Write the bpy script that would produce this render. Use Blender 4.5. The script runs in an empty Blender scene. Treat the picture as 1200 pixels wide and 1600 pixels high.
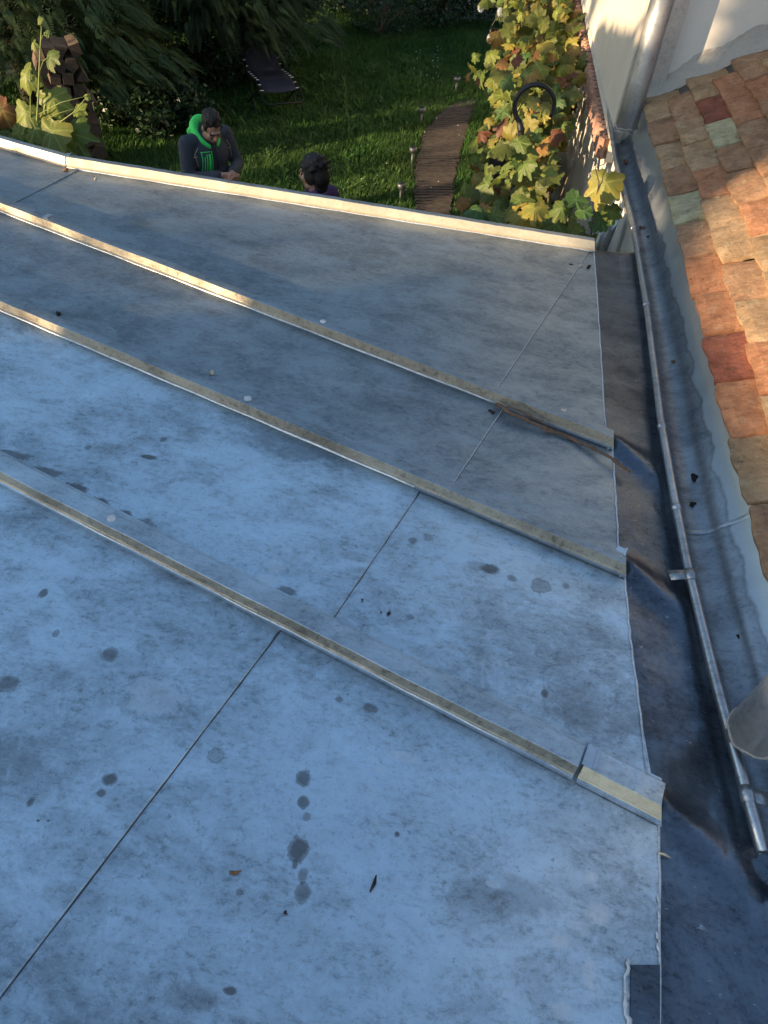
import bpy, bmesh, math, random
import numpy as np
from mathutils import Vector, Matrix
random.seed(7); rng = np.random.default_rng(7)
scn = bpy.context.scene
COL = scn.collection
R_ = math.radians
# ------------------------------------------------------------------ camera
F, CX, CY = 1109., 600., 800.                 # photo pixels (1200 x 1600)
CAM = np.array([0., 0., 3.45])
def _basis(nadir, north):
    d = np.array([nadir[0]-CX, nadir[1]-CY, F]); d /= np.linalg.norm(d); up = -d
    g = np.array([north[0]-CX, north[1]-CY, F]); g = g-up*g.dot(up); g /= np.linalg.norm(g)
    return np.array([np.cross(g, up), g, up])
RC = _basis((520, 1800), (824, -420))
if np.linalg.det(RC) < 0: RC[0] *= -1
cd = bpy.data.cameras.new('camera'); cam = bpy.data.objects.new('camera', cd); COL.objects.link(cam)
cd.sensor_fit = 'VERTICAL'; cd.sensor_height = 36; cd.sensor_width = 27; cd.lens = 36*F/1600
cd.clip_start = .02; cd.clip_end = 600
M = Matrix.Identity(4)
for i in range(3):
    M[i][0] = RC[i][0]; M[i][1] = -RC[i][1]; M[i][2] = -RC[i][2]; M[i][3] = CAM[i]
cam.matrix_world = M
scn.camera = cam
scn.render.resolution_x = 768; scn.render.resolution_y = 1024
# ------------------------------------------------------------------ sky, sun, exposure
SUN_AZ, SUN_EL = -125., 12.
w = bpy.data.worlds.new('World'); scn.world = w; w.use_nodes = True
nt = w.node_tree; bg = nt.nodes['Background']
sk = nt.nodes.new('ShaderNodeTexSky'); sk.sky_type = 'NISHITA'; sk.sun_disc = False
sk.sun_elevation = R_(SUN_EL); sk.sun_rotation = R_(SUN_AZ); sk.air_density = 1.0; sk.dust_density = .7; sk.ozone_density = 1.3
nt.links.new(sk.outputs[0], bg.inputs[0]); bg.inputs[1].default_value = .15
sd = bpy.data.lights.new('sun', 'SUN'); sd.energy = 5.0; sd.angle = R_(.53); sd.color = (1, .74, .46)
so = bpy.data.objects.new('sun', sd); COL.objects.link(so)
S_H = np.array([math.sin(R_(SUN_AZ)), math.cos(R_(SUN_AZ))])
sdir = Vector((S_H[0]*math.cos(R_(SUN_EL)), S_H[1]*math.cos(R_(SUN_EL)), math.sin(R_(SUN_EL))))
so.rotation_euler = sdir.to_track_quat('Z', 'Y').to_euler(); so.location = (-8, -6, 9)
vs = scn.view_settings; vs.view_transform = 'Standard'; vs.look = 'None'; vs.exposure = 1.25; vs.gamma = 1; vs.use_curve_mapping = False
GZ = -.45
# ------------------------------------------------------------------ pixel -> place
def ray(u, v):
    d = RC @ np.array([u-CX, v-CY, F]); return d/np.linalg.norm(d)
def hit(u, v, n, k):
    d = ray(u, v); n = np.array(n, float); return CAM+d*((k-n.dot(CAM))/n.dot(d))
def atz(u, v, z): return hit(u, v, (0, 0, 1), z)
def atx(u, v, x): return hit(u, v, (1, 0, 0), x)
def aty(u, v, y): return hit(u, v, (0, 1, 0), y)
def gz(u, v, z=0.): q = hit(u, v, (0, 0, 1), z+GZ); return q-np.array([0, 0, GZ])      # a photo pixel on the garden's own level
def zr(x, y): return 2.30-.05*x-.05*y                                  # the zinc roof's plane
def roof(u, v, dz=0): return hit(u, v, (.05, .05, 1), 2.30+dz)
def proj(p):
    d = (np.asarray(p)-CAM) @ RC; return CX+F*d[..., 0]/d[..., 2], CY+F*d[..., 1]/d[..., 2]
# ------------------------------------------------------------------ object helpers
ORG = {}
ZOFF = 0.       # the garden lies lower: while ZOFF is set, garden builders count z from the lawn
def tag(o, label=None, cat=None, group=None, kind=None):
    for k, v in (('label', label), ('category', cat), ('group', group), ('kind', kind)):
        if v: o[k] = v
    return o
def thing(name, base, label, cat, group=None):
    base = np.array(base, float)+np.array([0, 0, ZOFF]); o = bpy.data.objects.new(name, None); COL.objects.link(o); o.location = base; o.empty_display_size = .1
    ORG[o.name] = base
    return tag(o, label, cat, group)
def mesh(name, v, f, mat, smooth=False):
    me = bpy.data.meshes.new(name)
    me.from_pydata([tuple(map(float, p)) for p in v], [], [tuple(map(int, q)) for q in f]); me.update()
    if smooth: me.polygons.foreach_set('use_smooth', [True]*len(me.polygons))
    for m in (mat if isinstance(mat, (list, tuple)) else [mat]): me.materials.append(m)
    return me
def obj(name, v, f, mat, parent=None, smooth=False, base=None):
    """world-space verts -> ONE mesh object; under its thing the verts are kept relative to the thing's base"""
    v = np.asarray(v, float)+np.array([0, 0, ZOFF])
    if parent is not None: org = ORG[parent.name]
    else: org = np.array(base, float)+np.array([0, 0, ZOFF]) if base is not None else np.array([v[:, 0].mean(), v[:, 1].mean(), v[:, 2].min()])
    o = bpy.data.objects.new(name, mesh(name, v-org, f, mat, smooth)); COL.objects.link(o)
    if parent is not None: o.parent = parent
    else: o.location = org
    ORG[o.name] = org
    return o
def inst(name, me, parent, loc, rot=(0, 0, 0), scale=(1, 1, 1)):
    o = bpy.data.objects.new(name, me); COL.objects.link(o)
    o.location = np.array(loc)+np.array([0, 0, ZOFF])-(ORG[parent.name] if parent else 0)
    o.rotation_euler = rot; o.scale = scale
    if parent: o.parent = parent
    return o
class B:
    """collects shapes for one mesh"""
    def __init__(s): s.v = []; s.f = []; s.m = []
    def add(s, v, f, mi=0):
        n = len(s.v); s.v += [tuple(p) for p in v]; s.f += [tuple(i+n for i in q) for q in f]; s.m += [mi]*len(f); return s
    def box(s, lo, hi, mi=0):
        a, b = lo, hi
        return s.add([(x, y, z) for x in (a[0], b[0]) for y in (a[1], b[1]) for z in (a[2], b[2])],
                     [(0, 1, 3, 2), (4, 6, 7, 5), (0, 4, 5, 1), (2, 3, 7, 6), (0, 2, 6, 4), (1, 5, 7, 3)], mi)
    def slab(s, pts, t, mi=0):
        """polygon (counter-clockwise from above) with thickness t downward"""
        n = len(pts); p = [tuple(q) for q in pts]; q = [(x, y, z-t) for x, y, z in p]
        f = [tuple(range(n)), tuple(range(2*n-1, n-1, -1))]+[(i, i+n, (i+1) % n+n, (i+1) % n) for i in range(n)]
        return s.add(p+q, f, mi)
    def tube(s, pts, r, n=10, mi=0, cap=True):
        pts = [Vector(p) for p in pts]; rs = r if hasattr(r, '__len__') else [r]*len(pts)
        v = []; up = Vector((0, 0, 1)); prev = None
        for i, p in enumerate(pts):
            t = (pts[min(i+1, len(pts)-1)]-pts[max(i-1, 0)]).normalized()
            if prev is None:
                a = t.cross(up); a = a.normalized() if a.length > 1e-3 else Vector((1, 0, 0))
            else: a = (prev-t*prev.dot(t)).normalized()
            prev = a; b = t.cross(a)
            for k in range(n):
                an = 2*math.pi*k/n; v.append(p+(a*math.cos(an)+b*math.sin(an))*rs[i])
        f = [(i*n+k, i*n+(k+1) % n, (i+1)*n+(k+1) % n, (i+1)*n+k) for i in range(len(pts)-1) for k in range(n)]
        if cap: f += [tuple(range(n-1, -1, -1)), tuple((len(pts)-1)*n+k for k in range(n))]
        return s.add(v, f, mi)
    def ball(s, c, r, nu=14, nv=9, M=None, mi=0):
        r = r if hasattr(r, '__len__') else (r, r, r); v = []
        for j in range(nv+1):
            th = math.pi*j/nv
            for i in range(nu):
                ph = 2*math.pi*i/nu; p = Vector((r[0]*math.sin(th)*math.cos(ph), r[1]*math.sin(th)*math.sin(ph), r[2]*math.cos(th)))
                if M: p = M @ p
                v.append((p[0]+c[0], p[1]+c[1], p[2]+c[2]))
        f = [(j*nu+i, (j+1)*nu+i, (j+1)*nu+(i+1) % nu, j*nu+(i+1) % nu) for j in range(nv) for i in range(nu)]
        return s.add(v, f, mi)
    def capsule(s, p, q, r1, r2, n=14, mi=0):
        p, q = Vector(p), Vector(q); t = q-p; L = t.length; t.normalize()
        pts = []; rs = []
        for k in range(5): a = math.pi/2*(1-k/4); pts.append(p-t*r1*math.sin(a)); rs.append(max(r1*math.cos(a), 1e-4))
        for k in range(5): a = math.pi/2*k/4; pts.append(q+t*r2*math.sin(a)); rs.append(max(r2*math.cos(a), 1e-4))
        return s.tube(pts, rs, n, mi)
    def build(s, name, mat, parent=None, smooth=False, base=None):
        o = obj(name, s.v, s.f, mat, parent, smooth, base)
        if any(s.m): o.data.polygons.foreach_set('material_index', s.m)
        return o
def grid(nu, nv, fn):
    v = [fn(i/(nu-1), j/(nv-1)) for j in range(nv) for i in range(nu)]
    f = [(j*nu+i, j*nu+i+1, (j+1)*nu+i+1, (j+1)*nu+i) for j in range(nv-1) for i in range(nu-1)]
    return v, f
def lerp(a, b, t): return np.asarray(a)*(1-t)+np.asarray(b)*t
def polyline(pts, t):
    pts = np.asarray(pts, float); L = np.concatenate([[0], np.cumsum(np.linalg.norm(np.diff(pts, axis=0), axis=1))]); L /= L[-1]
    return np.array([np.interp(t, L, pts[:, k]) for k in range(pts.shape[1])])
# ------------------------------------------------------------------ materials
def new_mat(name):
    m = bpy.data.materials.new(name); m.use_nodes = True; n = m.node_tree
    return m, n, n.nodes['Principled BSDF']
def nd(n, typ, **kw):
    o = n.nodes.new(typ)
    for k, v in kw.items():
        if k in ('ins',):
            for kk, vv in v.items():
                if hasattr(vv, 'default_value') or hasattr(vv, 'is_output'): n.links.new(vv, o.inputs[kk])
                else: o.inputs[kk].default_value = vv
        else: setattr(o, k, v)
    return o
def noise(n, vec, scale, detail=5, rough=.6, dist=0.):
    o = nd(n, 'ShaderNodeTexNoise', ins={'Scale': scale, 'Detail': detail, 'Roughness': rough, 'Distortion': dist})
    if vec is not None: n.links.new(vec, o.inputs['Vector'])
    return o.outputs['Fac']
def ramp(n, fac, stops):
    o = n.nodes.new('ShaderNodeValToRGB'); e = o.color_ramp.elements
    while len(e) < len(stops): e.new(.5)
    for k, (p, c) in zip(e, stops): k.position = p; k.color = (*c, 1) if len(c) == 3 else c
    n.links.new(fac, o.inputs[0]); return o.outputs[0]
def rng_(n, val, a, b, c, d):
    o = nd(n, 'ShaderNodeMapRange', ins={'Value': val, 'From Min': a, 'From Max': b, 'To Min': c, 'To Max': d}); return o.outputs[0]
def math_(n, op, a, b=0., clamp=False): return nd(n, 'ShaderNodeMath', operation=op, use_clamp=clamp, ins={0: a, 1: b}).outputs[0]
def mixc(n, fac, a, b, mode='MIX'):
    o = n.nodes.new('ShaderNodeMix'); o.data_type = 'RGBA'; o.blend_type = mode
    for k, v in ((0, fac), (6, a), (7, b)):
        if hasattr(v, 'is_output'): n.links.new(v, o.inputs[k])
        else: o.inputs[k].default_value = (*v, 1) if isinstance(v, tuple) and len(v) == 3 else v
    return o.outputs[2]
def bump(n, bs, h, strength=.3, dist=.01, normal=None):
    o = nd(n, 'ShaderNodeBump', ins={'Strength': strength, 'Distance': dist, 'Height': h})
    if normal is not None: n.links.new(normal, o.inputs['Normal'])
    if bs is not None: n.links.new(o.outputs[0], bs.inputs['Normal'])
    return o.outputs[0]
def pos(n, scale=(1, 1, 1), rot=(0, 0, 0), obj_=False):
    src = n.nodes.new('ShaderNodeTexCoord').outputs['Object'] if obj_ else n.nodes.new('ShaderNodeNewGeometry').outputs['Position']
    o = nd(n, 'ShaderNodeMapping', ins={'Vector': src}); o.inputs['Scale'].default_value = scale; o.inputs['Rotation'].default_value = rot
    return o.outputs[0]
def simple(name, col, rough=.7, metal=0., var=.25, scale=20, bmp=.2, bd=.004, spec=.5):
    m, n, b = new_mat(name); p = pos(n)
    f = noise(n, p, scale); c = tuple(col)
    b_ = ramp(n, f, [(.3, tuple(x*(1-var) for x in c)), (.7, tuple(min(1, x*(1+var)) for x in c))])
    n.links.new(b_, b.inputs['Base Color']); b.inputs['Roughness'].default_value = rough; b.inputs['Metallic'].default_value = metal
    b.inputs['Specular IOR Level'].default_value = spec
    if bmp: bump(n, b, noise(n, p, scale*3), bmp, bd)
    return m
FA = R_(20)       # the battens run at 110 deg from +Y: turn textures with them
# stains, with a dent's shade painted as a dark run: photo px x, y, rx, ry, fill (+dark / -light), ring
STAINS_DENT_SHADE = [(337,1181,13,11,.35,.5),(475,1215,12,15,.9,.5),(474,1254,8,9,.9,.6),(479,1276,6,6,.6,.5),(467,1327,16,21,1.,.4),(461,1350,5,9,.9,.2),
 (474,1368,9,12,.7,.3),(473,1395,11,17,.75,.4),(374,1394,5,5,.6,.5),(305,1456,10,10,.05,.35),(360,1548,11,7,1.,.3),(172,1024,14,10,.8,.3),
 (88,991,5,5,.6,.7),(68,928,8,7,.9,.2),(12,1069,17,13,.8,.3),(172,1219,13,10,1.,.3),(158,1240,7,6,.9,.4),(48,1254,6,8,.9,.3),(60,1283,3,2,1.2,0),(76,1283,3,2,1.2,0),
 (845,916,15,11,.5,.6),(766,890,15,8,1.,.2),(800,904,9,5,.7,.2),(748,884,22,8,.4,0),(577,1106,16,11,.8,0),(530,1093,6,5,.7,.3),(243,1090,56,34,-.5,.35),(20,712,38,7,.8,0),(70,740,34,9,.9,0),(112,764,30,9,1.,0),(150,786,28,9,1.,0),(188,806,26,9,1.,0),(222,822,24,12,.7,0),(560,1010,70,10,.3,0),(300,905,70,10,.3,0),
 (621,1303,5,5,1.,.2),(851,1083,6,6,.6,.2),(577,1239,7,9,-.3,-.7),(628,1182,26,8,-.8,-.3),(594,1202,13,5,-.7,-.3),(773,1382,12,6,-.8,-.3),(740,1307,8,4,-.6,-.5),
 (932,1430,19,20,-.65,-.3),(905,1450,14,10,-.4,-.3),(875,1471,13,11,-.8,-.4),(920,1522,10,26,-.9,-.3),(880,1580,16,12,-.7,-.3),(925,1370,9,7,-.7,-.3),
 (430,886,15,10,-.55,-.2),(415,908,20,9,-.8,-.3),(447,925,20,9,.8,0),(232,715,16,4,1.,.1),(255,688,7,4,.8,.2),(138,700,7,4,.7,.1),(700,748,4,4,.5,.2),
 (610,1288,3,2,-.5,0),(585,1290,8,8,-.3,-.5),(640,1292,8,3,-.5,-.4),(500,1350,24,20,.12,0),(820,1400,60,34,.35,0),(740,1400,50,30,.3,0),(880,1290,50,30,.12,0),
 (300,1560,40,26,.4,0),(120,1400,60,26,.25,0),(390,945,60,16,.5,0),(640,1050,60,18,.35,0),(900,1100,50,50,.3,0),(95,1290,40,20,.15,0),(712,1120,30,14,.4,0),
 (700,710,24,12,.15,0),(885,915,5,5,.6,.2),(645,845,7,5,.6,.2),(670,840,8,5,.5,.2),(680,750,5,4,.4,.2),(550,870,30,8,.25,0),(640,965,8,5,.5,.2),(608,958,4,4,1.,0),
 (870,1120,10,18,-.1,-.35),(850,1085,3,30,.25,0)]
def zinc(name, base=(.54,.67,.76), dark=(.29,.36,.41), r0=.30, r1=.52, stains=False, metal=.85, waves=.22, grain=1., dents=0.):
    m, n, b = new_mat(name); p = pos(n); ps = pos(n, (1, 1.9, 1), (0, 0, FA))
    big = noise(n, ps, 1.7, 7, .68, .6); mid = noise(n, pos(n, (1, 1.5, 1), (0, 0, FA)), 7, 9, .74, .4); fine = noise(n, p, 130, 4, .7)
    fac = math_(n, 'ADD', math_(n, 'MULTIPLY', big, .5), math_(n, 'MULTIPLY', mid, .5))
    c = ramp(n, fac, [(.39, dark), (.46, tuple(lerp(dark, base, .55))), (.53, base), (.64, tuple(min(1, x*1.18) for x in base))])
    c = mixc(n, rng_(n, fine, .56, .72, 0., .45*grain), c, tuple(x*.62 for x in dark))
    speck = noise(n, p, 38, 3, .8); c = mixc(n, rng_(n, speck, .67, .72, 0., .5*grain), c, tuple(x*.45 for x in dark))
    scf = noise(n, pos(n, (1, 4.5, 1), (0, 0, FA)), 16, 8, .78, .8); c = mixc(n, rng_(n, scf, .55, .70, 0., .42*grain), c, tuple(x*.8 for x in dark))
    scr = noise(n, pos(n, (1, 26, 1), (0, 0, FA+.12)), 5, 6, .8, .3); c = mixc(n, rng_(n, scr, .60, .70, 0., .30*grain), c, tuple(x*.75 for x in dark))
    grit = noise(n, pos(n, (1, 1.6, 1), (0, 0, FA)), 55, 7, .82, .2); gm = math_(n, 'MULTIPLY', rng_(n, grit, .50, .64, 0., .85*grain), rng_(n, math_(n, 'ADD', math_(n, 'MULTIPLY', mid, .6), math_(n, 'MULTIPLY', big, .4)), .44, .58, 1., .12)); c = mixc(n, gm, c, tuple(x*.62 for x in dark))
    gp = noise(n, pos(n, (1.7, 1, 1), (0, 0, FA)), 42, 7, .82, .3); c = mixc(n, rng_(n, gp, .56, .68, 0., .40*grain), c, tuple(min(1, x*1.3) for x in base))
    pale = noise(n, pos(n, (1.3, 2.6, 1), (0, 0, FA+.5)), 11, 8, .75, .6); c = mixc(n, rng_(n, pale, .57, .72, 0., .35*grain), c, tuple(min(1, x*1.35) for x in base))
    ro = rng_(n, math_(n, 'ADD', math_(n, 'MULTIPLY', fac, .75), math_(n, 'MULTIPLY', scf, .25)), .38, .62, r1, r0)
    if stains:
        g = bpy.data.node_groups.new('stain', 'ShaderNodeTree')
        for nm, ty in (('Vector', 'NodeSocketVector'), ('Center', 'NodeSocketVector'), ('Inv', 'NodeSocketVector'), ('Fill', 'NodeSocketFloat'), ('Ring', 'NodeSocketFloat'), ('Noise', 'NodeSocketFloat'), ('Sum', 'NodeSocketFloat')):
            g.interface.new_socket(nm, in_out='INPUT', socket_type=ty)
        g.interface.new_socket('Value', in_out='OUTPUT', socket_type='NodeSocketFloat')
        gi = g.nodes.new('NodeGroupInput'); go = g.nodes.new('NodeGroupOutput')
        q = nd(g, 'ShaderNodeVectorMath', operation='SUBTRACT', ins={0: gi.outputs['Vector'], 1: gi.outputs['Center']}).outputs[0]
        q = nd(g, 'ShaderNodeVectorMath', operation='MULTIPLY', ins={0: q, 1: gi.outputs['Inv']}).outputs[0]
        d = nd(g, 'ShaderNodeVectorMath', operation='LENGTH', ins={0: q}).outputs['Value']
        d = math_(g, 'ADD', d, gi.outputs['Noise'])
        fl = nd(g, 'ShaderNodeMapRange', interpolation_type='SMOOTHSTEP', ins={'Value': d, 'From Min': .60, 'From Max': 1.10, 'To Min': 1., 'To Max': 0.}).outputs[0]
        rg = math_(g, 'ABSOLUTE', math_(g, 'SUBTRACT', d, .95))
        rg = nd(g, 'ShaderNodeMapRange', interpolation_type='SMOOTHSTEP', ins={'Value': rg, 'From Min': 0., 'From Max': .2, 'To Min': 1., 'To Max': 0.}).outputs[0]
        v = math_(g, 'ADD', math_(g, 'MULTIPLY', fl, gi.outputs['Fill']), math_(g, 'MULTIPLY', rg, gi.outputs['Ring']))
        g.links.new(math_(g, 'ADD', gi.outputs['Sum'], v), go.inputs[0])
        nz = math_(n, 'MULTIPLY', math_(n, 'SUBTRACT', noise(n, p, 38, 6, .72), .5), 1.9)
        flat = nd(n, 'ShaderNodeVectorMath', operation='MULTIPLY', ins={0: p}); flat.inputs[1].default_value = (1, 1, 0)
        s = 0.
        for (u, v_, rx, ry, fi, ri) in STAINS_DENT_SHADE:
            c0 = roof(u, v_); px = np.linalg.norm(roof(u+5, v_)-roof(u-5, v_))/10; py = np.linalg.norm(roof(u, v_+5)-roof(u, v_-5))/10
            gn = n.nodes.new('ShaderNodeGroup'); gn.node_tree = g
            n.links.new(flat.outputs[0], gn.inputs['Vector']); n.links.new(nz, gn.inputs['Noise'])
            gn.inputs['Center'].default_value = (c0[0], c0[1], 0); gn.inputs['Inv'].default_value = (1/(rx*px), 1/(ry*py), 0)
            gn.inputs['Fill'].default_value = fi; gn.inputs['Ring'].default_value = ri
            if hasattr(s, 'is_output'): n.links.new(s, gn.inputs['Sum'])
            s = gn.outputs[0]
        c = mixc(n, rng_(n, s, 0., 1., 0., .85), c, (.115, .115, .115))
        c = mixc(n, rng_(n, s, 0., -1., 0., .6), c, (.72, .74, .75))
        ro = math_(n, 'ADD', ro, math_(n, 'MULTIPLY', s, .05))
    n.links.new(c, b.inputs['Base Color']); n.links.new(ro, b.inputs['Roughness']); b.inputs['Metallic'].default_value = metal
    w1 = bump(n, None, noise(n, pos(n, (1.4, 4, 1), (0, 0, FA)), 2.2, 3, .5), waves, .02)
    if dents:
        fl_ = noise(n, pos(n, (1, 2.4, 1)), 34, 4, .7, .4); c = mixc(n, rng_(n, fl_, .66, .71, 0., .55), c, (.42, .45, .48)); n.links.new(c, b.inputs['Base Color'])
        w1 = bump(n, None, noise(n, pos(n, (2.2, 1, 1)), 13, 2, .4), dents, .012, w1)
    bump(n, b, fine, .05, .002, w1)
    return m
MAT = {}
MAT['zinc'] = zinc('weathered_zinc', stains=True)
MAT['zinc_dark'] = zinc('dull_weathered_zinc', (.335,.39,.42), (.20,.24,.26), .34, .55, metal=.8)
MAT['cap'] = zinc('zinc_batten_top', (.50,.58,.63), (.32,.38,.42), .30, .46, waves=.12)
MAT['face'] = zinc('glow_tinted_batten_face', (.36, .32, .245), (.21, .187, .145), .34, .52, metal=.6, waves=.15, grain=1.6)  # warm tint paints the reflected evening glow onto the batten faces
MAT['face_glow'] = zinc('bright_glow_batten_face', (.60, .51, .36), (.46, .39, .27), .38, .52, metal=.4, waves=.1, grain=.6)  # lighter gold copy paints a stronger glow on verge and near batten end
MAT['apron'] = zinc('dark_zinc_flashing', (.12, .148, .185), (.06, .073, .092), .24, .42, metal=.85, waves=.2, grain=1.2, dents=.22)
MAT['gutter'] = zinc('gutter_zinc', (.33, .36, .385), (.20, .22, .24), .30, .5, metal=.8, waves=.06)
def _margin(m):
    n = m.node_tree; b = n.nodes['Principled BSDF']; src = b.inputs['Base Color'].links[0].from_socket
    at = nd(n, 'ShaderNodeAttribute', attribute_name='gs').outputs['Fac']; p = pos(n)
    f = math_(n, 'ADD', at, math_(n, 'MULTIPLY', math_(n, 'SUBTRACT', noise(n, pos(n, (1, 1.2, 1)), 7, 4, .5), .5), .30))
    c = mixc(n, rng_(n, f, .690, .712, 0, .8), src, (.46, .50, .53)); c = mixc(n, rng_(n, math_(n, 'ABSOLUTE', math_(n, 'SUBTRACT', f, .695)), 0., .03, .35, 0), c, (.12, .12, .12))
    wet = rng_(n, noise(n, p, 14, 6, .7), .5, .62, 0, .5); c = mixc(n, math_(n, 'MULTIPLY', wet, rng_(n, f, .35, .5, 1, 0)), c, (.10, .07, .05))
    n.links.new(c, b.inputs['Base Color'])
MAT['trough'] = MAT['gutter'].copy(); _margin(MAT['trough'])
MAT['bead'] = zinc('gutter_bead_zinc', (.45, .47, .49), (.30, .31, .33), .30, .45, metal=.9, waves=.1)
MAT['pipe'] = zinc('downpipe_zinc', (.55, .56, .57), (.42, .43, .45), .34, .5, metal=.75, waves=.1)
MAT['steel'] = simple('bright_clip_steel', (.62, .63, .65), .22, 1., .08, 60, .05)
MAT['lead'] = simple('dark_lead_patch', (.12, .12, .125), .5, .7, .3, 40, .3)
MAT['solder'] = simple('pale_zinc_oxide', (.55, .56, .57), .7, .2, .25, 90, .5)
def plaster(name, col, scale, bs, bd):
    m, n, b = new_mat(name); p = pos(n)
    c = ramp(n, noise(n, p, 2.2, 7, .65), [(.3, tuple(x*.84 for x in col)), (.65, col)])
    c = mixc(n, rng_(n, noise(n, pos(n, (6, 6, .7)), 2.5, 5, .6), .55, .75, 0, .35), c, tuple(x*.72 for x in col))
    n.links.new(c, b.inputs['Base Color']); b.inputs['Roughness'].default_value = .92
    bump(n, b, noise(n, p, scale, 6, .7), bs, bd); return m
MAT['cream'] = plaster('cream_render', (.62, .56, .46), 60, .35, .006)
MAT['white'] = plaster('white_render', (.60, .57, .52), 70, .25, .005)
MAT['mortar'] = plaster('rough_grey_mortar', (.50, .47, .42), 55, 1., .02)
MAT['ext_wall'] = plaster('pale_extension_render', (.6, .57, .5), 60, .3, .006)
def tile_mat(name, cols, lich):
    m, n, b = new_mat(name); p = pos(n, obj_=True); oi = n.nodes.new('ShaderNodeObjectInfo').outputs['Random']
    off = nd(n, 'ShaderNodeVectorMath', operation='ADD', ins={0: p}); cx = nd(n, 'ShaderNodeCombineXYZ', ins={0: math_(n, 'MULTIPLY', oi, 40.), 1: math_(n, 'MULTIPLY', oi, 17.)})
    n.links.new(cx.outputs[0], off.inputs[1]); p = off.outputs[0]
    c = ramp(n, noise(n, p, 9, 8, .72, .5), [(.28, cols[0]), (.5, cols[1]), (.72, cols[2])])
    c = mixc(n, rng_(n, oi, 0, 1, 0, .30), c, cols[1], 'MULTIPLY'); c = mixc(n, rng_(n, noise(n, p, 22, 8, .8, .6), .45, .66, 0, .6), c, tuple(x*.55 for x in cols[0]))
    c = mixc(n, rng_(n, noise(n, p, 15, 7, .75, 1.), .55, .63, 0, lich), c, (.40, .35, .22))
    c = mixc(n, rng_(n, noise(n, p, 30, 6, .78), .60, .67, 0, .85), c, (.03, .025, .02))
    st = noise(n, pos(n, (3, 26, 3), obj_=True), 3, 5, .7)
    c = mixc(n, rng_(n, st, .52, .72, 0, .55), c, cols[0])
    n.links.new(c, b.inputs['Base Color']); b.inputs['Roughness'].default_value = .93; b.inputs['Specular IOR Level'].default_value = .2
    h = math_(n, 'ADD', noise(n, p, 40, 8, .75), math_(n, 'MULTIPLY', noise(n, p, 9, 5, .6), 1.2)); bump(n, b, h, .8, .007)
    return m
MAT['tiles'] = [tile_mat('clay_tile_tan', [(.21, .14, .08), (.40, .27, .155), (.52, .37, .22)], .5),
                tile_mat('clay_tile_brown', [(.17, .10, .06), (.34, .20, .115), (.45, .28, .165)], .35),
                tile_mat('clay_tile_orange', [(.19, .09, .05), (.40, .19, .10), (.48, .27, .15)], .25),
                tile_mat('clay_tile_red', [(.12, .045, .03), (.27, .095, .06), (.33, .14, .09)], .15),
                tile_mat('clay_tile_lichen', [(.20, .17, .10), (.36, .33, .20), (.46, .43, .28)], .8)]
MAT['brick'] = tile_mat('pink_cornice_brick', [(.26, .14, .10), (.42, .25, .18), (.52, .35, .27)], .15)
MAT['bark'] = simple('brown_bark', (.11, .075, .05), .9, 0, .4, 30, .7, .01)
MAT['log_end'] = simple('split_log_wood', (.060, .042, .028), .85, 0, .35, 25, .4)
MAT['stake'] = simple('brushed_stake_metal', (.16, .17, .18), .5, .7, .2, 60, .1)
MAT['plank'] = simple('path_plank_wood', (.062, .050, .042), .85, 0, .4, 14, .4)
MAT['black'] = simple('black_metal', (.015, .015, .017), .45, .3, .2, 40, .1)
MAT['plastic'] = simple('dark_plastic', (.02, .021, .025), .5, 0, .2, 40, .1)
MAT['navy'] = simple('navy_sling_fabric', (.018, .024, .045), .8, 0, .2, 120, .2)
MAT['lace'] = simple('white_elastic_lace', (.7, .7, .7), .7, 0, .05)
MAT['twig'] = simple('dry_cane_bark', (.135, .078, .045), .8, 0, .45, 60, .5)
MAT['dirt'] = simple('dark_debris', (.03, .022, .016), .95, 0, .5, 80, .8)
MAT['dry_leaf'] = simple('dry_brown_leaf', (.20, .10, .045), .85, 0, .4, 60, .4)
MAT['straw'] = simple('pale_straw', (.62, .5, .33), .8, 0, .2, 60, .3)
MAT['lawn'] = simple('lawn_soil', (.025, .045, .013), .95, 0, .4, 8, .5, .03)
def leafy(name, stops, scale=3., rough=.55, trans=.25, bumpy=True):
    m, n, b = new_mat(name); oi = n.nodes.new('ShaderNodeObjectInfo').outputs['Random']
    f = noise(n, pos(n), scale, 5, .65); f = math_(n, 'ADD', f, math_(n, 'MULTIPLY', math_(n, 'SUBTRACT', oi, .5), .35))
    c = ramp(n, f, stops); n.links.new(c, b.inputs['Base Color']); b.inputs['Roughness'].default_value = rough
    b.inputs['Specular IOR Level'].default_value = .3
    if trans:
        tr = n.nodes.new('ShaderNodeBsdfTranslucent'); n.links.new(c, tr.inputs[0]); mx = n.nodes.new('ShaderNodeMixShader'); mx.inputs[0].default_value = trans
        n.links.new(b.outputs[0], mx.inputs[1]); n.links.new(tr.outputs[0], mx.inputs[2]); n.links.new(mx.outputs[0], n.nodes['Material Output'].inputs[0])
    return m
MAT['grass'] = leafy('grass_blades', [(.3, (.026, .075, .014)), (.5, (.042, .115, .020)), (.72, (.08, .15, .032))], 1.4, .6, .2)
MAT['thuja'] = leafy('conifer_foliage', [(.3, (.016, .034, .014)), (.5, (.030, .058, .022)), (.7, (.052, .085, .030))], 2., .65, .15)
MAT['laurel'] = leafy('dark_shrub_leaf', [(.3, (.014, .034, .015)), (.55, (.024, .052, .022)), (.78, (.04, .075, .03))], 3., .4, .1)
MAT['fern'] = leafy('fern_frond', [(.3, (.014, .035, .014)), (.7, (.03, .065, .022))], 4., .6, .15)
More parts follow.
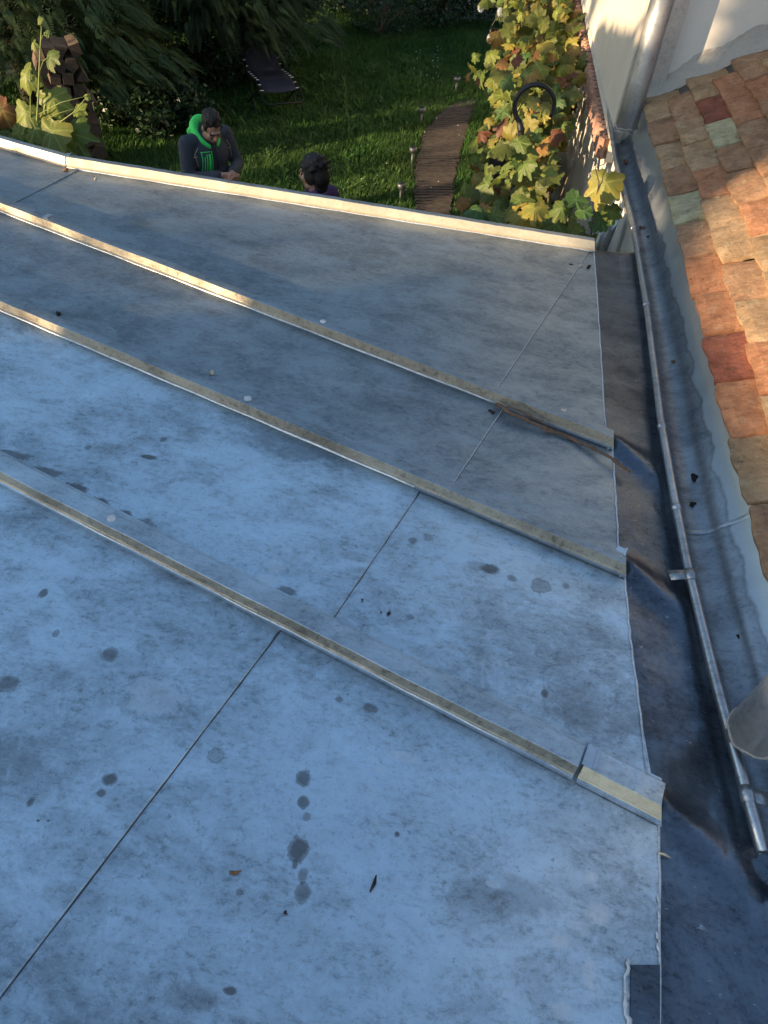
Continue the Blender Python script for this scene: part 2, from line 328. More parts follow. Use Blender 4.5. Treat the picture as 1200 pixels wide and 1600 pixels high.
def vine_mat(name, inner, mid, edge):
    m, n, b = new_mat(name); tc = n.nodes.new('ShaderNodeTexCoord').outputs['Object']
    oi = n.nodes.new('ShaderNodeObjectInfo').outputs['Random']
    d = nd(n, 'ShaderNodeVectorMath', operation='LENGTH', ins={0: tc}).outputs['Value']
    f = math_(n, 'ADD', math_(n, 'MULTIPLY', d, 5.5), math_(n, 'MULTIPLY', math_(n, 'SUBTRACT', noise(n, pos(n), 22, 5, .7), .5), 1.3))
    f = math_(n, 'ADD', f, math_(n, 'MULTIPLY', math_(n, 'SUBTRACT', oi, .5), .6))
    c = ramp(n, f, [(.0, inner), (.45, mid), (.85, edge)])
    sx = nd(n, 'ShaderNodeSeparateXYZ', ins={0: tc}); ax = math_(n, 'ABSOLUTE', sx.outputs[0]); vn = None
    for an in (90, 42, -22):
        ca, sa = math.cos(R_(an)), math.sin(R_(an)); cr = math_(n, 'ABSOLUTE', math_(n, 'SUBTRACT', math_(n, 'MULTIPLY', ax, sa), math_(n, 'MULTIPLY', sx.outputs[1], ca)))
        dt = math_(n, 'ADD', math_(n, 'MULTIPLY', ax, ca), math_(n, 'MULTIPLY', sx.outputs[1], sa)); q = math_(n, 'ADD', cr, math_(n, 'LESS_THAN', dt, 0.)); vn = q if vn is None else math_(n, 'MINIMUM', vn, q)
    c = mixc(n, rng_(n, vn, .0008, .004, .55, 0), c, tuple(min(1, x*1.6+.03) for x in inner))
    sp = noise(n, pos(n), 90, 3, .7); c = mixc(n, rng_(n, sp, .60, .7, 0, .6), c, (.08, .05, .02))
    n.links.new(c, b.inputs['Base Color']); b.inputs['Roughness'].default_value = .5; b.inputs['Specular IOR Level'].default_value = .35
    bump(n, b, noise(n, tc, 60, 4, .6), .5, .004)
    tr = n.nodes.new('ShaderNodeBsdfTranslucent'); n.links.new(c, tr.inputs[0]); mx = n.nodes.new('ShaderNodeMixShader'); mx.inputs[0].default_value = .35
    n.links.new(b.outputs[0], mx.inputs[1]); n.links.new(tr.outputs[0], mx.inputs[2]); n.links.new(mx.outputs[0], n.nodes['Material Output'].inputs[0])
    return m
MAT['vine'] = [vine_mat('vine_leaf_green', (.11, .155, .03), (.085, .125, .026), (.10, .115, .025)),
               vine_mat('vine_leaf_lime', (.19, .225, .04), (.165, .195, .036), (.22, .19, .04)),
               vine_mat('vine_leaf_yellow', (.22, .22, .04), (.32, .25, .045), (.28, .15, .04)),
               vine_mat('vine_leaf_deep', (.06, .12, .03), (.055, .105, .025), (.10, .12, .025)),
               vine_mat('vine_leaf_rust', (.26, .20, .045), (.24, .11, .035), (.13, .05, .025))]
MAT['stem'] = simple('green_vine_stem', (.16, .19, .05), .6, 0, .3, 30, .2)
MAT['skin'] = simple('skin', (.42, .24, .17), .5, 0, .12, 25, .1, .002)
MAT['hair'] = simple('black_hair', (.012, .010, .010), .5, 0, .3, 120, .8, .006)
MAT['jacket'] = simple('charcoal_jacket', (.045, .055, .072), .85, 0, .3, 160, .4, .003)
MAT['neon'] = simple('neon_green_fabric', (.07, .80, .15), .8, 0, .12, 60, .3, .004)
MAT['trousers'] = simple('dark_trousers', (.03, .035, .05), .85, 0, .25, 60, .3)
MAT['purple'] = simple('purple_sweater', (.07, .035, .13), .85, 0, .25, 60, .3)
MAT['shoe'] = simple('dark_shoe', (.03, .028, .026), .7, 0, .2, 60, .1)
MAT['nshade'] = plaster('shade_house_render', (.45, .41, .35), 50, .3, .01)
MAT['roof_red'] = simple('shade_house_roof_tiles', (.22, .11, .07), .9, 0, .3, 12, .6, .03)
m, n, b = new_mat('clear_bulb_glass'); b.inputs['Base Color'].default_value = (.9, .93, .95, 1); b.inputs['Roughness'].default_value = .05; b.inputs['Transmission Weight'].default_value = .8; MAT['glass'] = m
# ================================================================== ground
gv, gf = grid(60, 60, lambda s, t: (-40+80*s, -30+90*t, 0.))
gv = [(x, y, GZ) for x, y, z in gv]
lawn = tag(obj('lawn', gv, gf, MAT['lawn'], base=(0, 0, 0)), kind='structure')
# ================================================================== the extension with the zinc roof
ext = thing('garden_extension', (-.8, 1.2, 0), 'low garden extension under a weathered blue-grey zinc roof with battens', 'extension')
PX = {'f1': [(105, 263), (928, 394)], 'f2': [(0, 331), (500, 515), (957, 701)], 'f3': [(0, 485), (500, 704), (976, 900)], 'f4': [(0, 752), (432, 978), (1030, 1282)]}
FL = {k: (roof(*v[0]), roof(*v[-1])) for k, v in PX.items()}
def ext_left(k, xl):                                  # carry a batten's foot line on past the frame
    a, b_ = FL[k]; d = (a-b_)/np.linalg.norm(a-b_); t = (xl-b_[0])/d[0]; p = b_+d*t; p[2] = zr(p[0], p[1]); return p
XL = -3.2
f1k = roof(0, 233)                                    # the verge bends a little at its joint
d_ = f1k-FL['f1'][0]; f1L = FL['f1'][0]+d_*((XL-FL['f1'][0][0])/d_[0]); f1L[2] = zr(*f1L[:2])
L2, L3, L4 = ext_left('f2', XL), ext_left('f3', XL), ext_left('f4', XL)
d4 = FL['f4'][1]-L4; off = np.array([-d4[1], d4[0], 0]); off = off/np.linalg.norm(off)*-.78
L5, R5 = L4+off, FL['f4'][1]+off; L5[2] = zr(*L5[:2]); R5[2] = zr(*R5[:2])
RE = [[(928, 394), (937, 520), (945, 660), (950, 702)], [(957, 701), (962, 780), (966, 856), (970, 902)], [(976, 900), (985, 1000), (1000, 1110), (1018, 1275)], [(1030, 1282), (1031, 1400), (1030, 1510), (1030, 1620)]]
RE = [[roof(*q) for q in s] for s in RE]; RE[3].append(R5)
def onl(a, b_, p):                                     # foot of p on the line a-b
    d = (b_-a)/np.linalg.norm(b_-a); return a+d*np.dot(p-a, d)
def up(p, h): return (p[0], p[1], zr(p[0], p[1])+h)
T = .0016; MZ = MAT['zinc']
joints = {1: ((912, 412), (772, 606)), 2: ((778, 640), (700, 756)), 3: ((644, 772), (508, 970)), 4: ((432, 978), (-10, 1552))}
lanes = {1: (f1L, FL['f1'][1], L2, FL['f2'][1], RE[0]), 2: (L2, FL['f2'][1], L3, FL['f3'][1], RE[1]), 3: (L3, FL['f3'][1], L4, FL['f4'][1], RE[2]), 4: (L4, FL['f4'][1], L5, R5, RE[3])}
def sheet(name, poly, h, seed, lip=0):
    """a zinc sheet: thin slab with a slightly springy surface"""
    bb = B(); bb.slab([up(p, h) for p in poly], T); return bb.build(name, MZ, ext)
for k, (A0, A1, B0, B1, edge) in lanes.items():
    a = roof(*joints[k][0]); c = roof(*joints[k][1]); j0, j1 = onl(A0, A1, a), onl(B0, B1, c)
    if k == 1: j0 = onl(FL['f1'][0], FL['f1'][1], roof(918, 400))
    d = (A1-A0)/np.linalg.norm(A1-A0)
    # right sheet lies 2 mm under the left one at the joint
    right = [j1, B1]+[p for p in edge[::-1][1:-1]]+[A1, j0]
    if k == 4: right = [j1, R5]+edge[::-1][1:-1]+[A1, j0]
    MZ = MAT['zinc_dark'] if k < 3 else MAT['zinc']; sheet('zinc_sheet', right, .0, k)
    ov = d*.012
    if k == 1:
        l0, l1 = roof(110, 258), roof(-6, 320); k0, k1 = FL['f1'][0], onl(B0, B1, roof(-6, 320))
        sheet('zinc_sheet', [k1, j1+ov, j0+ov, k0], .0022, 20+k)
        sheet('zinc_sheet', [B0, k1+d*.05, k0+d*.05, A0], .0046, 30+k)
    else:
        sheet('zinc_sheet', [B0, j1+ov, j0+ov, A0], .0022, 20+k)
# pale joint lines: the rolled edge of each upper sheet
for k in joints:
    A0, A1, B0, B1, edge = lanes[k]
    if k == 1: j0 = onl(FL['f1'][0], FL['f1'][1], roof(918, 400))
    else: j0 = onl(A0, A1, roof(*joints[k][0]))
    j1 = onl(B0, B1, roof(*joints[k][1])); d = (A1-A0)/np.linalg.norm(A1-A0)*.011
    j0, j1 = j0+d, j1+d
    B().tube([up(lerp(j0, j1, t), .0022+.0006*math.sin(t*40)) for t in np.linspace(.02, .98, 24)], [(.0014 if k > 2 else .0010)+.0005*random.random() for _ in range(24)], 6).build('joint_fold', MAT['cap'] if k > 2 else MAT['solder'], ext, True)
    dn_ = (A1-A0)/np.linalg.norm(A1-A0)
    gl = [up(lerp(j0, j1, t)+dn_*.0012, .0006) for t in np.linspace(.01, .99, 30)]; gr_ = [up(lerp(j0, j1, t)+dn_*(.0022+.0014*random.random()*(1 if k > 2 else .2)), .0006) for t in np.linspace(.99, .01, 30)]
    B().slab(gl+gr_, .0004).build('joint_grime', MAT['lead'], ext)
# the sheets' right edges: bright turned-down lips
for e in RE[:4]:
    pts = [up(polyline(e, t), .0012+random.uniform(-.0005, .0012)) for t in np.linspace(0, 1, 26)]
    pts = [(x+random.uniform(-.001, .001), y, z) for x, y, z in pts]
    B().tube(pts, .0020, 6).build('sheet_lip', MAT['solder'], ext, True)
# battens
def batten(name, pts, hgt=.040, top=.036, tilt=9, n=60, face='face', cut=True, top_mat='cap'):
    """zinc batten cap: cove at the foot, recessed upstand, sloping face, top, far side; pts are the near foot line"""
    tl = math.tan(R_(tilt)); g = .009
    prof = [(-.010, .0024), (-.006, .0030), (-.002, .0050), (.002, .0095), (.004, .0125), (.0005, .0135), (.0005, .0125), (.0005-.0025, .0128),
            (.0005-.002, .0145), (.0005+(hgt-.0165)*tl, hgt-.0006), (.0012+(hgt-.0165)*tl, hgt), (.0025+top*.5, hgt+.0006), (.0025+(hgt-.0165)*tl+top-.002, hgt), (.0025+(hgt-.0165)*tl+top, hgt-.002),
            (.008+(hgt-.0165)*tl+top+.003, .012), (.008+(hgt-.0165)*tl+top+.010, .0028), (.008+(hgt-.0165)*tl+top+.017, .0024)]
    pts = [np.array(p) for p in pts]; v = []; m_ = len(prof)
    for i in range(n):
        p = polyline(pts, i/(n-1)); q = polyline(pts, min(1, i/(n-1)+.01)); o = polyline(pts, max(0, i/(n-1)-.01))
        t = (q-o)/np.linalg.norm(q-o); nn = np.array([-t[1], t[0], 0]);  nn /= np.linalg.norm(nn)
        wob = .0005*math.sin(i*.9)+.0004*math.sin(i*2.3+1)
        for k, (a, h) in enumerate(prof):
            x = p+nn*(a+(wob if 4 < k < 14 else 0)); v.append((x[0], x[1], zr(x[0], x[1])+h+(wob*.5 if 8 < k < 14 else 0)))
    f = [(i*m_+k, (i+1)*m_+k, (i+1)*m_+k+1, i*m_+k+1) for i in range(n-1) for k in range(m_-1)]
    if cut:
        u0 = proj(np.array(v[(n-1)*m_+7]))[0]
        for k in range(m_):
            q = np.array(v[(n-1)*m_+k]); e = t*.01; u1, u2 = proj(q)[0], proj(q-e)[0]; q = q-e*np.clip((u1-u0)/(u1-u2), -1.5, 6.); v[(n-1)*m_+k] = tuple(q)
    mi = [1 if 2 <= k <= 8 else 0 for i in range(n-1) for k in range(m_-1)]
    f += [tuple(range(m_)), tuple((n-1)*m_+k for k in range(m_-1, -1, -1))]
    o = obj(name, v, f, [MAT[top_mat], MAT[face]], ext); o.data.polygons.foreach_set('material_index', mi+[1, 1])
    return o
def along(pts, t, a, h):
    pts = [np.array(p) for p in pts]; p = polyline(pts, t); q = polyline(pts, min(1, t+.01)); o = polyline(pts, max(0, t-.01)); t_ = (q-o)/np.linalg.norm(q-o)
    nn = np.array([-t_[1], t_[0], 0]); nn /= np.linalg.norm(nn); x = p+nn*a; return np.array([x[0], x[1], zr(x[0], x[1])+h]), t_, nn
cap1 = batten('batten_cap', [FL['f1'][0], FL['f1'][1]], .040, .026, 20, 60, 'face_glow', True, 'zinc_dark')
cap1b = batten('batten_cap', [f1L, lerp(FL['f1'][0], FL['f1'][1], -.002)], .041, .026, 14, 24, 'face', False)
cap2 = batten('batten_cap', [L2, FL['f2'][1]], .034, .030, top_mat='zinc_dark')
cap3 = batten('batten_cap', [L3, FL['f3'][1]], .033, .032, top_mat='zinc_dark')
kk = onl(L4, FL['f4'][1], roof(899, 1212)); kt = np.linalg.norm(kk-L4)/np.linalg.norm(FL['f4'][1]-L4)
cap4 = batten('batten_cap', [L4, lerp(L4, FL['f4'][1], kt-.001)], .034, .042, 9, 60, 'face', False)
cap4b = batten('batten_cap', [lerp(L4, FL['f4'][1], kt+.001), FL['f4'][1]], .0345, .042, 24, 14, 'face_glow')
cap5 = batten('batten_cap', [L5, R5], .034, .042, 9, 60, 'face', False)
MAT['fold'] = simple('glint_toned_zinc_fold', (.66, .66, .62), .42, .5, .22, 70, .3, .003)  # pale tone paints the bright reflection line along the foot fold
for cp_, A, Bv, (u0, v0), (u1, v1), r0_, r1_ in ((cap1, FL['f1'][0], FL['f1'][1], (105, 263), (926, 394), .0030, .0030), (cap2, L2, FL['f2'][1], (-300, 220), (772, 626), .0026, .0030), (cap3, L3, FL['f3'][1], (-300, 358), (642, 770), .0026, .0042), (cap4, L4, FL['f4'][1], (-300, 600), (890, 1209), .0018, .0018)):
    a_, b2 = onl(A, Bv, roof(u0, v0)), onl(A, Bv, roof(u1, v1)); d_ = (Bv-A)/np.linalg.norm(Bv-A); nn_ = np.array([-d_[1], d_[0], 0])
    B().tube([up(lerp(a_, b2, t)-nn_*(.0025+.0007*math.sin(70*t)), .0034) for t in np.linspace(0, 1, 70)], [r0_+(r1_-r0_)*t+.0006*math.sin(31*t)+.0004*random.random() for t in np.linspace(0, 1, 70)], 7).build('foot_fold_glint', MAT['fold'], cp_, True)
def clip(cap, p, t, nn, wd=.010, ln=.028, h=.0034):
    bb = B(); p = np.array(p)
    q = [p+t*sx*wd+nn*sy*ln/2 for sx, sy in ((-1, -1), (1, -1), (1, 1), (-1, 1))]
    bb.slab([(x[0], x[1], x[2]+h) for x in q], h); a, c = q[2], q[3]
    bb.slab([(x[0], x[1], x[2]+h*2.2) for x in (q[1]-t*.004, q[1], q[2], q[2]-t*.004)], h*1.3)
    return bb.build('clip', MAT['steel'], cap)
def along_px(A, Bv, u, v, a, h):
    t = np.linalg.norm(onl(A, Bv, roof(u, v))-A)/np.linalg.norm(Bv-A); return along([A, Bv], t, a, h)
p, t_, nn = along([FL['f1'][0], FL['f1'][1]], .003, .022, .0405); clip(cap1, p, t_, nn)
p, t_, nn = along_px(L2, FL['f2'][1], 72, 358, .024, .0345); clip(cap2, p, t_, nn, .012, .024)
p, t_, nn = along_px(L2, FL['f2'][1], 868, 668, .042, .020); clip(cap2, p, t_, nn, .007, .028)
p, t_, nn = along_px(L3, FL['f3'][1], 958, 891, .036, .030); clip(cap3, p, t_, nn, .011, .024)
p, t_, nn = along_px(L4, FL['f4'][1], 908, 1218, .030, .0348); clip(cap4b, p, t_, nn, .011, .040)
for cap, A, Bv, u, v in ((cap2, L2, FL['f2'][1], 503, 520), (cap3, L3, FL['f3'][1], 375, 652), (cap4, L4, FL['f4'][1], 168, 838)):
    p, t_, nn = along_px(A, Bv, u, v, .024, .0345)
    B().tube([(p[0], p[1], p[2]-.001), (p[0], p[1], p[2]+.002), (p[0], p[1], p[2]+.0035)], [.0095, .0095, .006], 14).build('screw_cap', MAT['solder'], cap, True)
# dark patch piece at the near right corner with a flaky solder edge
q = [roof(*x) for x in ((985, 1508), (984, 1625), (1030, 1625), (1030, 1508))]
B().slab([up(x, .0035) for x in q], .003).build('patch_plate', MAT['apron'], ext)
sv = [up(polyline([roof(980, 1500), roof(976, 1530), roof(981, 1625)], t)+np.array([random.uniform(-.003, .003), 0, 0]), .003+random.uniform(0, .002)) for t in np.linspace(0, 1, 18)]
B().tube(sv, [random.uniform(.0015, .0045) for _ in sv], 7).build('solder_bead', MAT['solder'], ext, True)
# scraps of oxide along the near right edge
for (u, v) in ((1028, 1405), (1027, 1480), (1026, 1462), (1029, 1430)):
    p = up(roof(u, v), .003); B().ball(p, (.0025, .006, .002), 8, 5).build('oxide_flake', MAT['solder'], ext, True)
# walls below the roof and the fascia under the verge
zf = lambda p, h: (p[0], p[1], zr(p[0], p[1])+h)
back = [FL['f1'][1], FL['f1'][0], f1L]
bb = B()
wp = [np.array([p[0], p[1]-.12]) for p in back]
v = []
for x, y in wp: v += [(x, y, GZ), (x, y, zr(x, y)-.10)]
v += [(XL+.1, -1.2, GZ), (XL+.1, -1.2, zr(XL, -1.2)-.10), (.42, -1.2, GZ), (.42, -1.2, zr(.42, -1.2)-.10)]
nW = len(v)//2
bb.add(v, [(2*i, 2*((i+1) % nW), 2*((i+1) % nW)+1, 2*i+1) for i in range(nW)]); bb.build('wall', MAT['ext_wall'], ext)
bb = B(); v = []
for p in back:
    q = np.array([p[0], p[1]+.052]); v += [zf(q, .012), zf(q, -.13)]
for p in back:
    q = np.array([p[0], p[1]+.030]); v += [zf(q, .012), zf(q, -.13)]
f = []
for i in range(2):
    f += [(2*i, 2*i+2, 2*i+3, 2*i+1), (6+2*i, 6+2*i+1, 6+2*i+3, 6+2*i+2), (2*i, 6+2*i, 8+2*i, 2*i+2), (2*i+1, 2*i+3, 9+2*i, 7+2*i)]
bb.add(v, f+[(0, 1, 7, 6), (4, 10, 11, 5)]); bb.build('fascia', MAT['cap'], ext)
deck = [FL['f1'][1], FL['f1'][0], f1L, L5, R5]
B().slab([zf(p, -.004) for p in deck], .025).build('roof_deck', MAT['plank'], ext)
far = [L5, R5]; nearL, nearR = np.array([XL, -1.3, zr(XL, -1.3)]), np.array([.55, -1.3, zr(.55, -1.3)])
MZ = MAT['zinc']; sheet('zinc_sheet', [nearL, nearR, R5, L5], 0, 50)
# ================================================================== the gutter and the dark flashing
BEADPX = [(1190, 1332), (1165, 1238), (1120, 1075), (1075, 890), (1050, 765), (1031, 655), (1010, 480), (987, 345), (961, 248), (948, 160)]
zb = lambda y: 2.255-.03*y
BEAD = [hit(u, v, (0, .03, 1), 2.255) for u, v in BEADPX]
BEAD = sorted(BEAD, key=lambda p: p[1]); by = [p[1] for p in BEAD]; bx_ = [p[0] for p in BEAD]
beadx = lambda y: float(np.interp(y, by, bx_))
eaveoff = lambda y: float(np.interp(y, [1.0, 1.6, 2.4, 3.4], [-.036, -.034, -.014, .004]))
TX0, TZ0, TT = .79, 2.268, R_(30)
tilex = lambda y: TX0+eaveoff(y)*math.cos(TT)
edgep = [p for s in RE for p in s]; edgep = sorted(edgep, key=lambda p: p[1]); ey = [p[1] for p in edgep]; ex_ = [p[0] for p in edgep]
edgex = lambda y: float(np.interp(y, ey, ex_))
ends = [FL[k][1] for k in ('f2', 'f3', 'f4')]
def crease(y, v):
    s = 0
    for e in ends:
        yy = e[1]-.10*v+.035; s += .026*math.exp(-((y-yy)/(.020+.05*v))**2)*(1-v)**.7*min(1, v/.10)
    return s
hn = [(random.uniform(0, 9), random.uniform(3, 30), random.uniform(2, 14), random.uniform(.0001, .00035)) for _ in range(26)]
def apron_z(x, y, v):
    z = zr(edgex(y), y)-.0030
    yn = (y-.45)/2.3
    tgt = zb(y)-.030
    z = z*(1-v**1.3)+tgt*v**1.3-.005*math.sin(math.pi*v)+crease(y, v)
    z += sum(a*math.sin(p+fy*y+fx*x) for p, fy, fx, a in hn)
    return z
Y0, Y1 = -1.2, 2.80
def apron_pt(s, t):
    y = Y0+(Y1-Y0)*t; x0 = edgex(y)-.025
    x1 = beadx(y)+.012 if y > .47 else np.interp(y, [.36, .47], [.80, beadx(.47)+.012])
    x = x0+(x1-x0)*s; v = max(0, (x-edgex(y))/max(.02, beadx(max(y, .47))+.01-edgex(y))); vv = min(v, 1.)
    z = apron_z(x, y, vv)
    if y > 2.66: z -= .9*(y-2.66)**2*4*(1 if s > .0 else 0)          # the end is dressed down over the verge
    if v > 1: z += (v-1)*.02
    return (x, y, z)
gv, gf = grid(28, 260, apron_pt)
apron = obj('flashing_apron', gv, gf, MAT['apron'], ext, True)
gt = thing('gutter', (.7, 2.2, 2.1), 'zinc eaves gutter with a rolled front bead below the clay tiles', 'gutter')
ys = np.linspace(.42, 4.02, 90)
prof_n = 22
def gut_pt(s, t):
    y = .455+(4.02-.455)*t; xb, zz = beadx(y), zb(y); xt = tilex(y)+.02; zt = TZ0-.012
    wid = min(.125, (xt-xb)*.82); r = wid/2
    wv = .001*math.sin(5*y)+.0005*math.sin(13*y+1)
    if s < .62:
        a = math.pi*(s/.62)*.86; return (xb+r-r*math.cos(a), y, zz-.004-1.05*r*math.sin(a)+wv)
    k = (s-.62)/.38; a = math.pi*.86; p0 = np.array([xb+r-r*math.cos(a), zz-.004-1.05*r*math.sin(a)]); p1 = np.array([xt+.01, zt])
    q = p0*(1-k)+p1*k; return (q[0]+.004*math.sin(math.pi*k), y, q[1]-.006*math.sin(math.pi*k)+wv*(1-k))
gv, gf = grid(prof_n, 120, gut_pt)
o = obj('trough', gv, gf, MAT['trough'], gt, True); at_ = o.data.attributes.new('gs', 'FLOAT', 'POINT'); at_.data.foreach_set('value', [i/(prof_n-1) for j in range(120) for i in range(prof_n)])
md = o.modifiers.new('thick', 'SOLIDIFY'); md.thickness = .0012; md.offset = -1
for t0 in (.222,):        # soldered sheet joints across the trough
    v, f = grid(prof_n, 4, lambda s, t: tuple(np.array(gut_pt(s, t0+(t-.5)*.004))+np.array([0, 0, .0016+.001*math.sin(math.pi*t)])))
    obj('solder_joint', v, f, MAT['bead'], gt, True)
bead_pts = [(beadx(y), y, zb(y)+.003+.0012*math.sin(5*y)) for y in np.linspace(by[0], by[-1], 60)]
B().tube(bead_pts, .0098, 12).build('bead', MAT['bead'], gt, True)
def bead_at(u, v):
    p = hit(u, v, (0, .03, 1), 2.255); return np.array([beadx(p[1]), p[1], zb(p[1])+.003])
for (u, v) in ((1012, 478), (1034, 668), (1055, 795), (988, 358), (957, 225)):
    p = bead_at(u, v); B().tube([p-np.array([0, .009, 0]), p-np.array([0, .008, 0]), p+np.array([0, .008, 0]), p+np.array([0, .009, 0])], [.0098, .0118, .0118, .0098], 14).build('bead_sleeve', MAT['bead'], gt, True)
for (u, v) in ((1072, 900), (1168, 1243)):
    p = bead_at(u, v); bb = B(); bb.tube([p-np.array([0, .014, 0]), p+np.array([0, .014, 0])], .0125, 14)
    s = -1 if u < 1100 else 1
    bb.slab([tuple(p+np.array(q)) for q in ((-.0, -.012, .008), (s*.042, -.016, -.004), (s*.046, .012, -.006), (0, .012, .008))][::(-1 if s < 0 else 1)], .003)
    bb.build('bracket_clamp', MAT['gutter'], gt, True)
p = BEAD[0]; B().tube([p+np.array([.008, -.03, .0]), p+np.array([.012, -.034, .0]), p+np.array([.03, -.05, -.004])], [.006, .018, .018], 12).build('end_cap', MAT['bead'], gt, True)
# downpipes
def downpipe(name, x, y, z0, z1, r, label, shade, lean=0):
    th = thing(name, (x, y, z0), label, 'downpipe', 'zinc downpipes emptying into the gutter')
    n_ = 28; zs = np.linspace(z0, z1, 12); v = []; f = []
    prof = [(r, z) for z in zs]
    for i, z in enumerate(zs):
        for k in range(n_):
            a = 2*math.pi*k/n_; zz = z
            rr = r
            if i == 0: zz += .006*math.sin(3*a+1)+.004*math.sin(7*a); rr *= 1+.03*math.sin(5*a)
            if i == 0 and -.4 < math.sin(a*1.0+.6) < .0: zz += .012
            v.append((x+rr*math.cos(a)+lean*(z-z0), y+rr*math.sin(a), zz))
    f = [(i*n_+k, i*n_+(k+1) % n_, (i+1)*n_+(k+1) % n_, (i+1)*n_+k) for i in range(11) for k in range(n_)]
    o = obj('pipe', v, f, MAT['pipe'], th, True); md = o.modifiers.new('t', 'SOLIDIFY'); md.thickness = .0016; md.offset = -1
    B().tube([(x+r*1.01*math.cos(a), y+r*1.01*math.sin(a), z0+.010+.004*math.sin(3*a)+.003*math.sin(8*a)) for a in np.linspace(0, 6.283, 40)], [.0022+.0016*random.random() for _ in range(40)], 6).build('ragged_rim', MAT['mortar'], th, True)
    B().tube([(x+lean*(z0+.62-z0), y, z0+.62), (x+lean*.645, y, z0+.645)], r*1.05, 28).build('collar', MAT['pipe'], th, True)
    B().tube([(x+r*1.004*math.cos(R_(-40))+lean*(z-z0), y+r*1.004*math.sin(R_(-40)), z) for z in (z0+.02, z1)], .0022, 6).build('seam', MAT['pipe'], th, True)
    return th
downpipe('downpipe', .742, 3.86, 2.19, 4.6, .052, 'tall weathered zinc downpipe against the corner of the cream wall', 0)
downpipe('downpipe', .652, .655, 2.262, 4.4, .049, 'zinc downpipe stub with a ragged end hanging over the near gutter', 0)
# ================================================================== the tiled house
house = thing('tiled_house', (2.0, 4.0, 0), 'rendered house with an old clay tile roof and pink brick cornice', 'house'); XF = .705; B().box((XF-.15, 3.9, 4.503), (4.3, 12.6, 4.62)).build('eaves_slab', MAT['white'], house)
ct, st_ = math.cos(TT), math.sin(TT)
troot = obj('roof', [(TX0+s*ct+.03, y, TZ0+s*st_-.035+.0*y) for s in (0, 2.6) for y in (-1.2, 4.0)]+[(TX0+s*ct+.03, y, TZ0+s*st_-.08) for s in (0, 2.6) for y in (-1.2, 4.0)],
            [(0, 2, 3, 1), (4, 5, 7, 6), (0, 1, 5, 4), (2, 6, 7, 3), (0, 4, 6, 2), (1, 3, 7, 5)], MAT['mortar'], house)
def tile_mesh(seed, mat):
    r = random.Random(seed); nu, nv = 7, 8; W, Ln, th = .236, .17, .017
    cor = [(r.uniform(-.008, .008), r.uniform(-.006, .006)) for _ in range(4)]; ph = [r.uniform(0, 6) for _ in range(6)]
    v = []
    for layer in (1, 0):
        for j in range(nv):
            for i in range(nu):
                s, t = i/(nu-1), j/(nv-1)       # s up-slope (x), t along the eave (y)
                x = -.0+Ln*s; y = (t-.5)*W
                e = 1-s
                x += e**6*(.0025*math.sin(ph[0]+5*t)+.002*math.sin(ph[1]+13*t)+.0016*math.sin(ph[5]+29*t))
                if i == 0 and j in (0, nv-1): x += r.uniform(.001, .005)
                y += (abs(2*t-1)**6)*math.copysign(1, t-.5)*(.003*math.sin(ph[2]+4*s)+.0018*math.sin(ph[3]+21*s))
                y += cor[0][0]*(1-s)*.5*(1-t)
                z = th*layer-.0
                z += .0035*math.cos((t-.5)*2.4+cor[1][0]*30)-.0035+.0022*math.sin(ph[4]+6*s+3*t)*layer
                if layer and (i == 0 or j in (0, nv-1)): z -= .0035+r.uniform(0, .002)
                v.append((x, y, z))
    N = nu*nv; f = []
    for j in range(nv-1):
        for i in range(nu-1):
            a = j*nu+i; f.append((a, a+1, a+nu+1, a+nu)); f.append((N+a, N+a+nu, N+a+nu+1, N+a+1))
    for i in range(nu-1): f += [(i, N+i, N+i+1, i+1), ((nv-1)*nu+i, (nv-1)*nu+i+1, N+(nv-1)*nu+i+1, N+(nv-1)*nu+i)]
    for j in range(nv-1): f += [(j*nu, (j+1)*nu, N+(j+1)*nu, N+j*nu), (j*nu+nu-1, N+j*nu+nu-1, N+(j+1)*nu+nu-1, (j+1)*nu+nu-1)]
    me = mesh('tile', v, f, mat, False); return me
TM = [[tile_mesh(100+10*c+k, MAT['tiles'][c]) for k in range(4)] for c in range(5)]
yj = [3.97, 3.65, 3.38, 3.115, 2.87, 2.63, 2.39, 2.155, 1.93, 1.71]
while yj[-1] > -1.0: yj.append(yj[-1]-.235)
fixed = {(0, 4): 4, (0, 1): 1, (0, 5): 1, (0, 8): 3, (2, 1): 3, (2, 2): 4, (0, 2): 0, (0, 3): 1, (1, 1): 0, (2, 5): 2, (3, 0): 2, (3, 1): 2, (3, 2): 1, (1, 6): 1, (3, 6): 3, (2, 6): 0, (1, 7): 0, (1, 8): 2}
tr = random.Random(3)
for c in range(11):
    s0 = .0 if c == 0 else .104+.101*(c-1)
    ph = 0 if c % 2 == 0 else .45
    for i in range(len(yj)-1):
        ya, yb_ = yj[i], yj[i+1]; yc = (ya+yb_)/2-ph*(ya-yb_)+tr.uniform(-.006, .006)
        if yc > 3.93: continue
        if c > 6 and yc < 1.2: continue
        off_ = eaveoff(yc)*(1 if c < 3 else .6)+tr.uniform(-.005, .005)
        kind = fixed.get((c, i), tr.choices([0, 1, 2, 3, 4], [6, 4, 1.4, .35, .12])[0])
        s = s0+off_; lift = .004+tr.uniform(-.002, .004)
        # each tile tips slightly flatter than the roof so that its lower edge stands proud of the course below
        x, z = TX0+s*ct-lift*st_, TZ0+s*st_+lift*ct+.010
        o = inst('tile', TM[kind][tr.randrange(4)], house, (x, yc, z), (tr.uniform(-.02, .02), -(TT-R_(8.5))+tr.uniform(-.012, .012), tr.uniform(-.018, .018)), (1, (ya-yb_)/.236*.965, 1))
        o.parent = troot
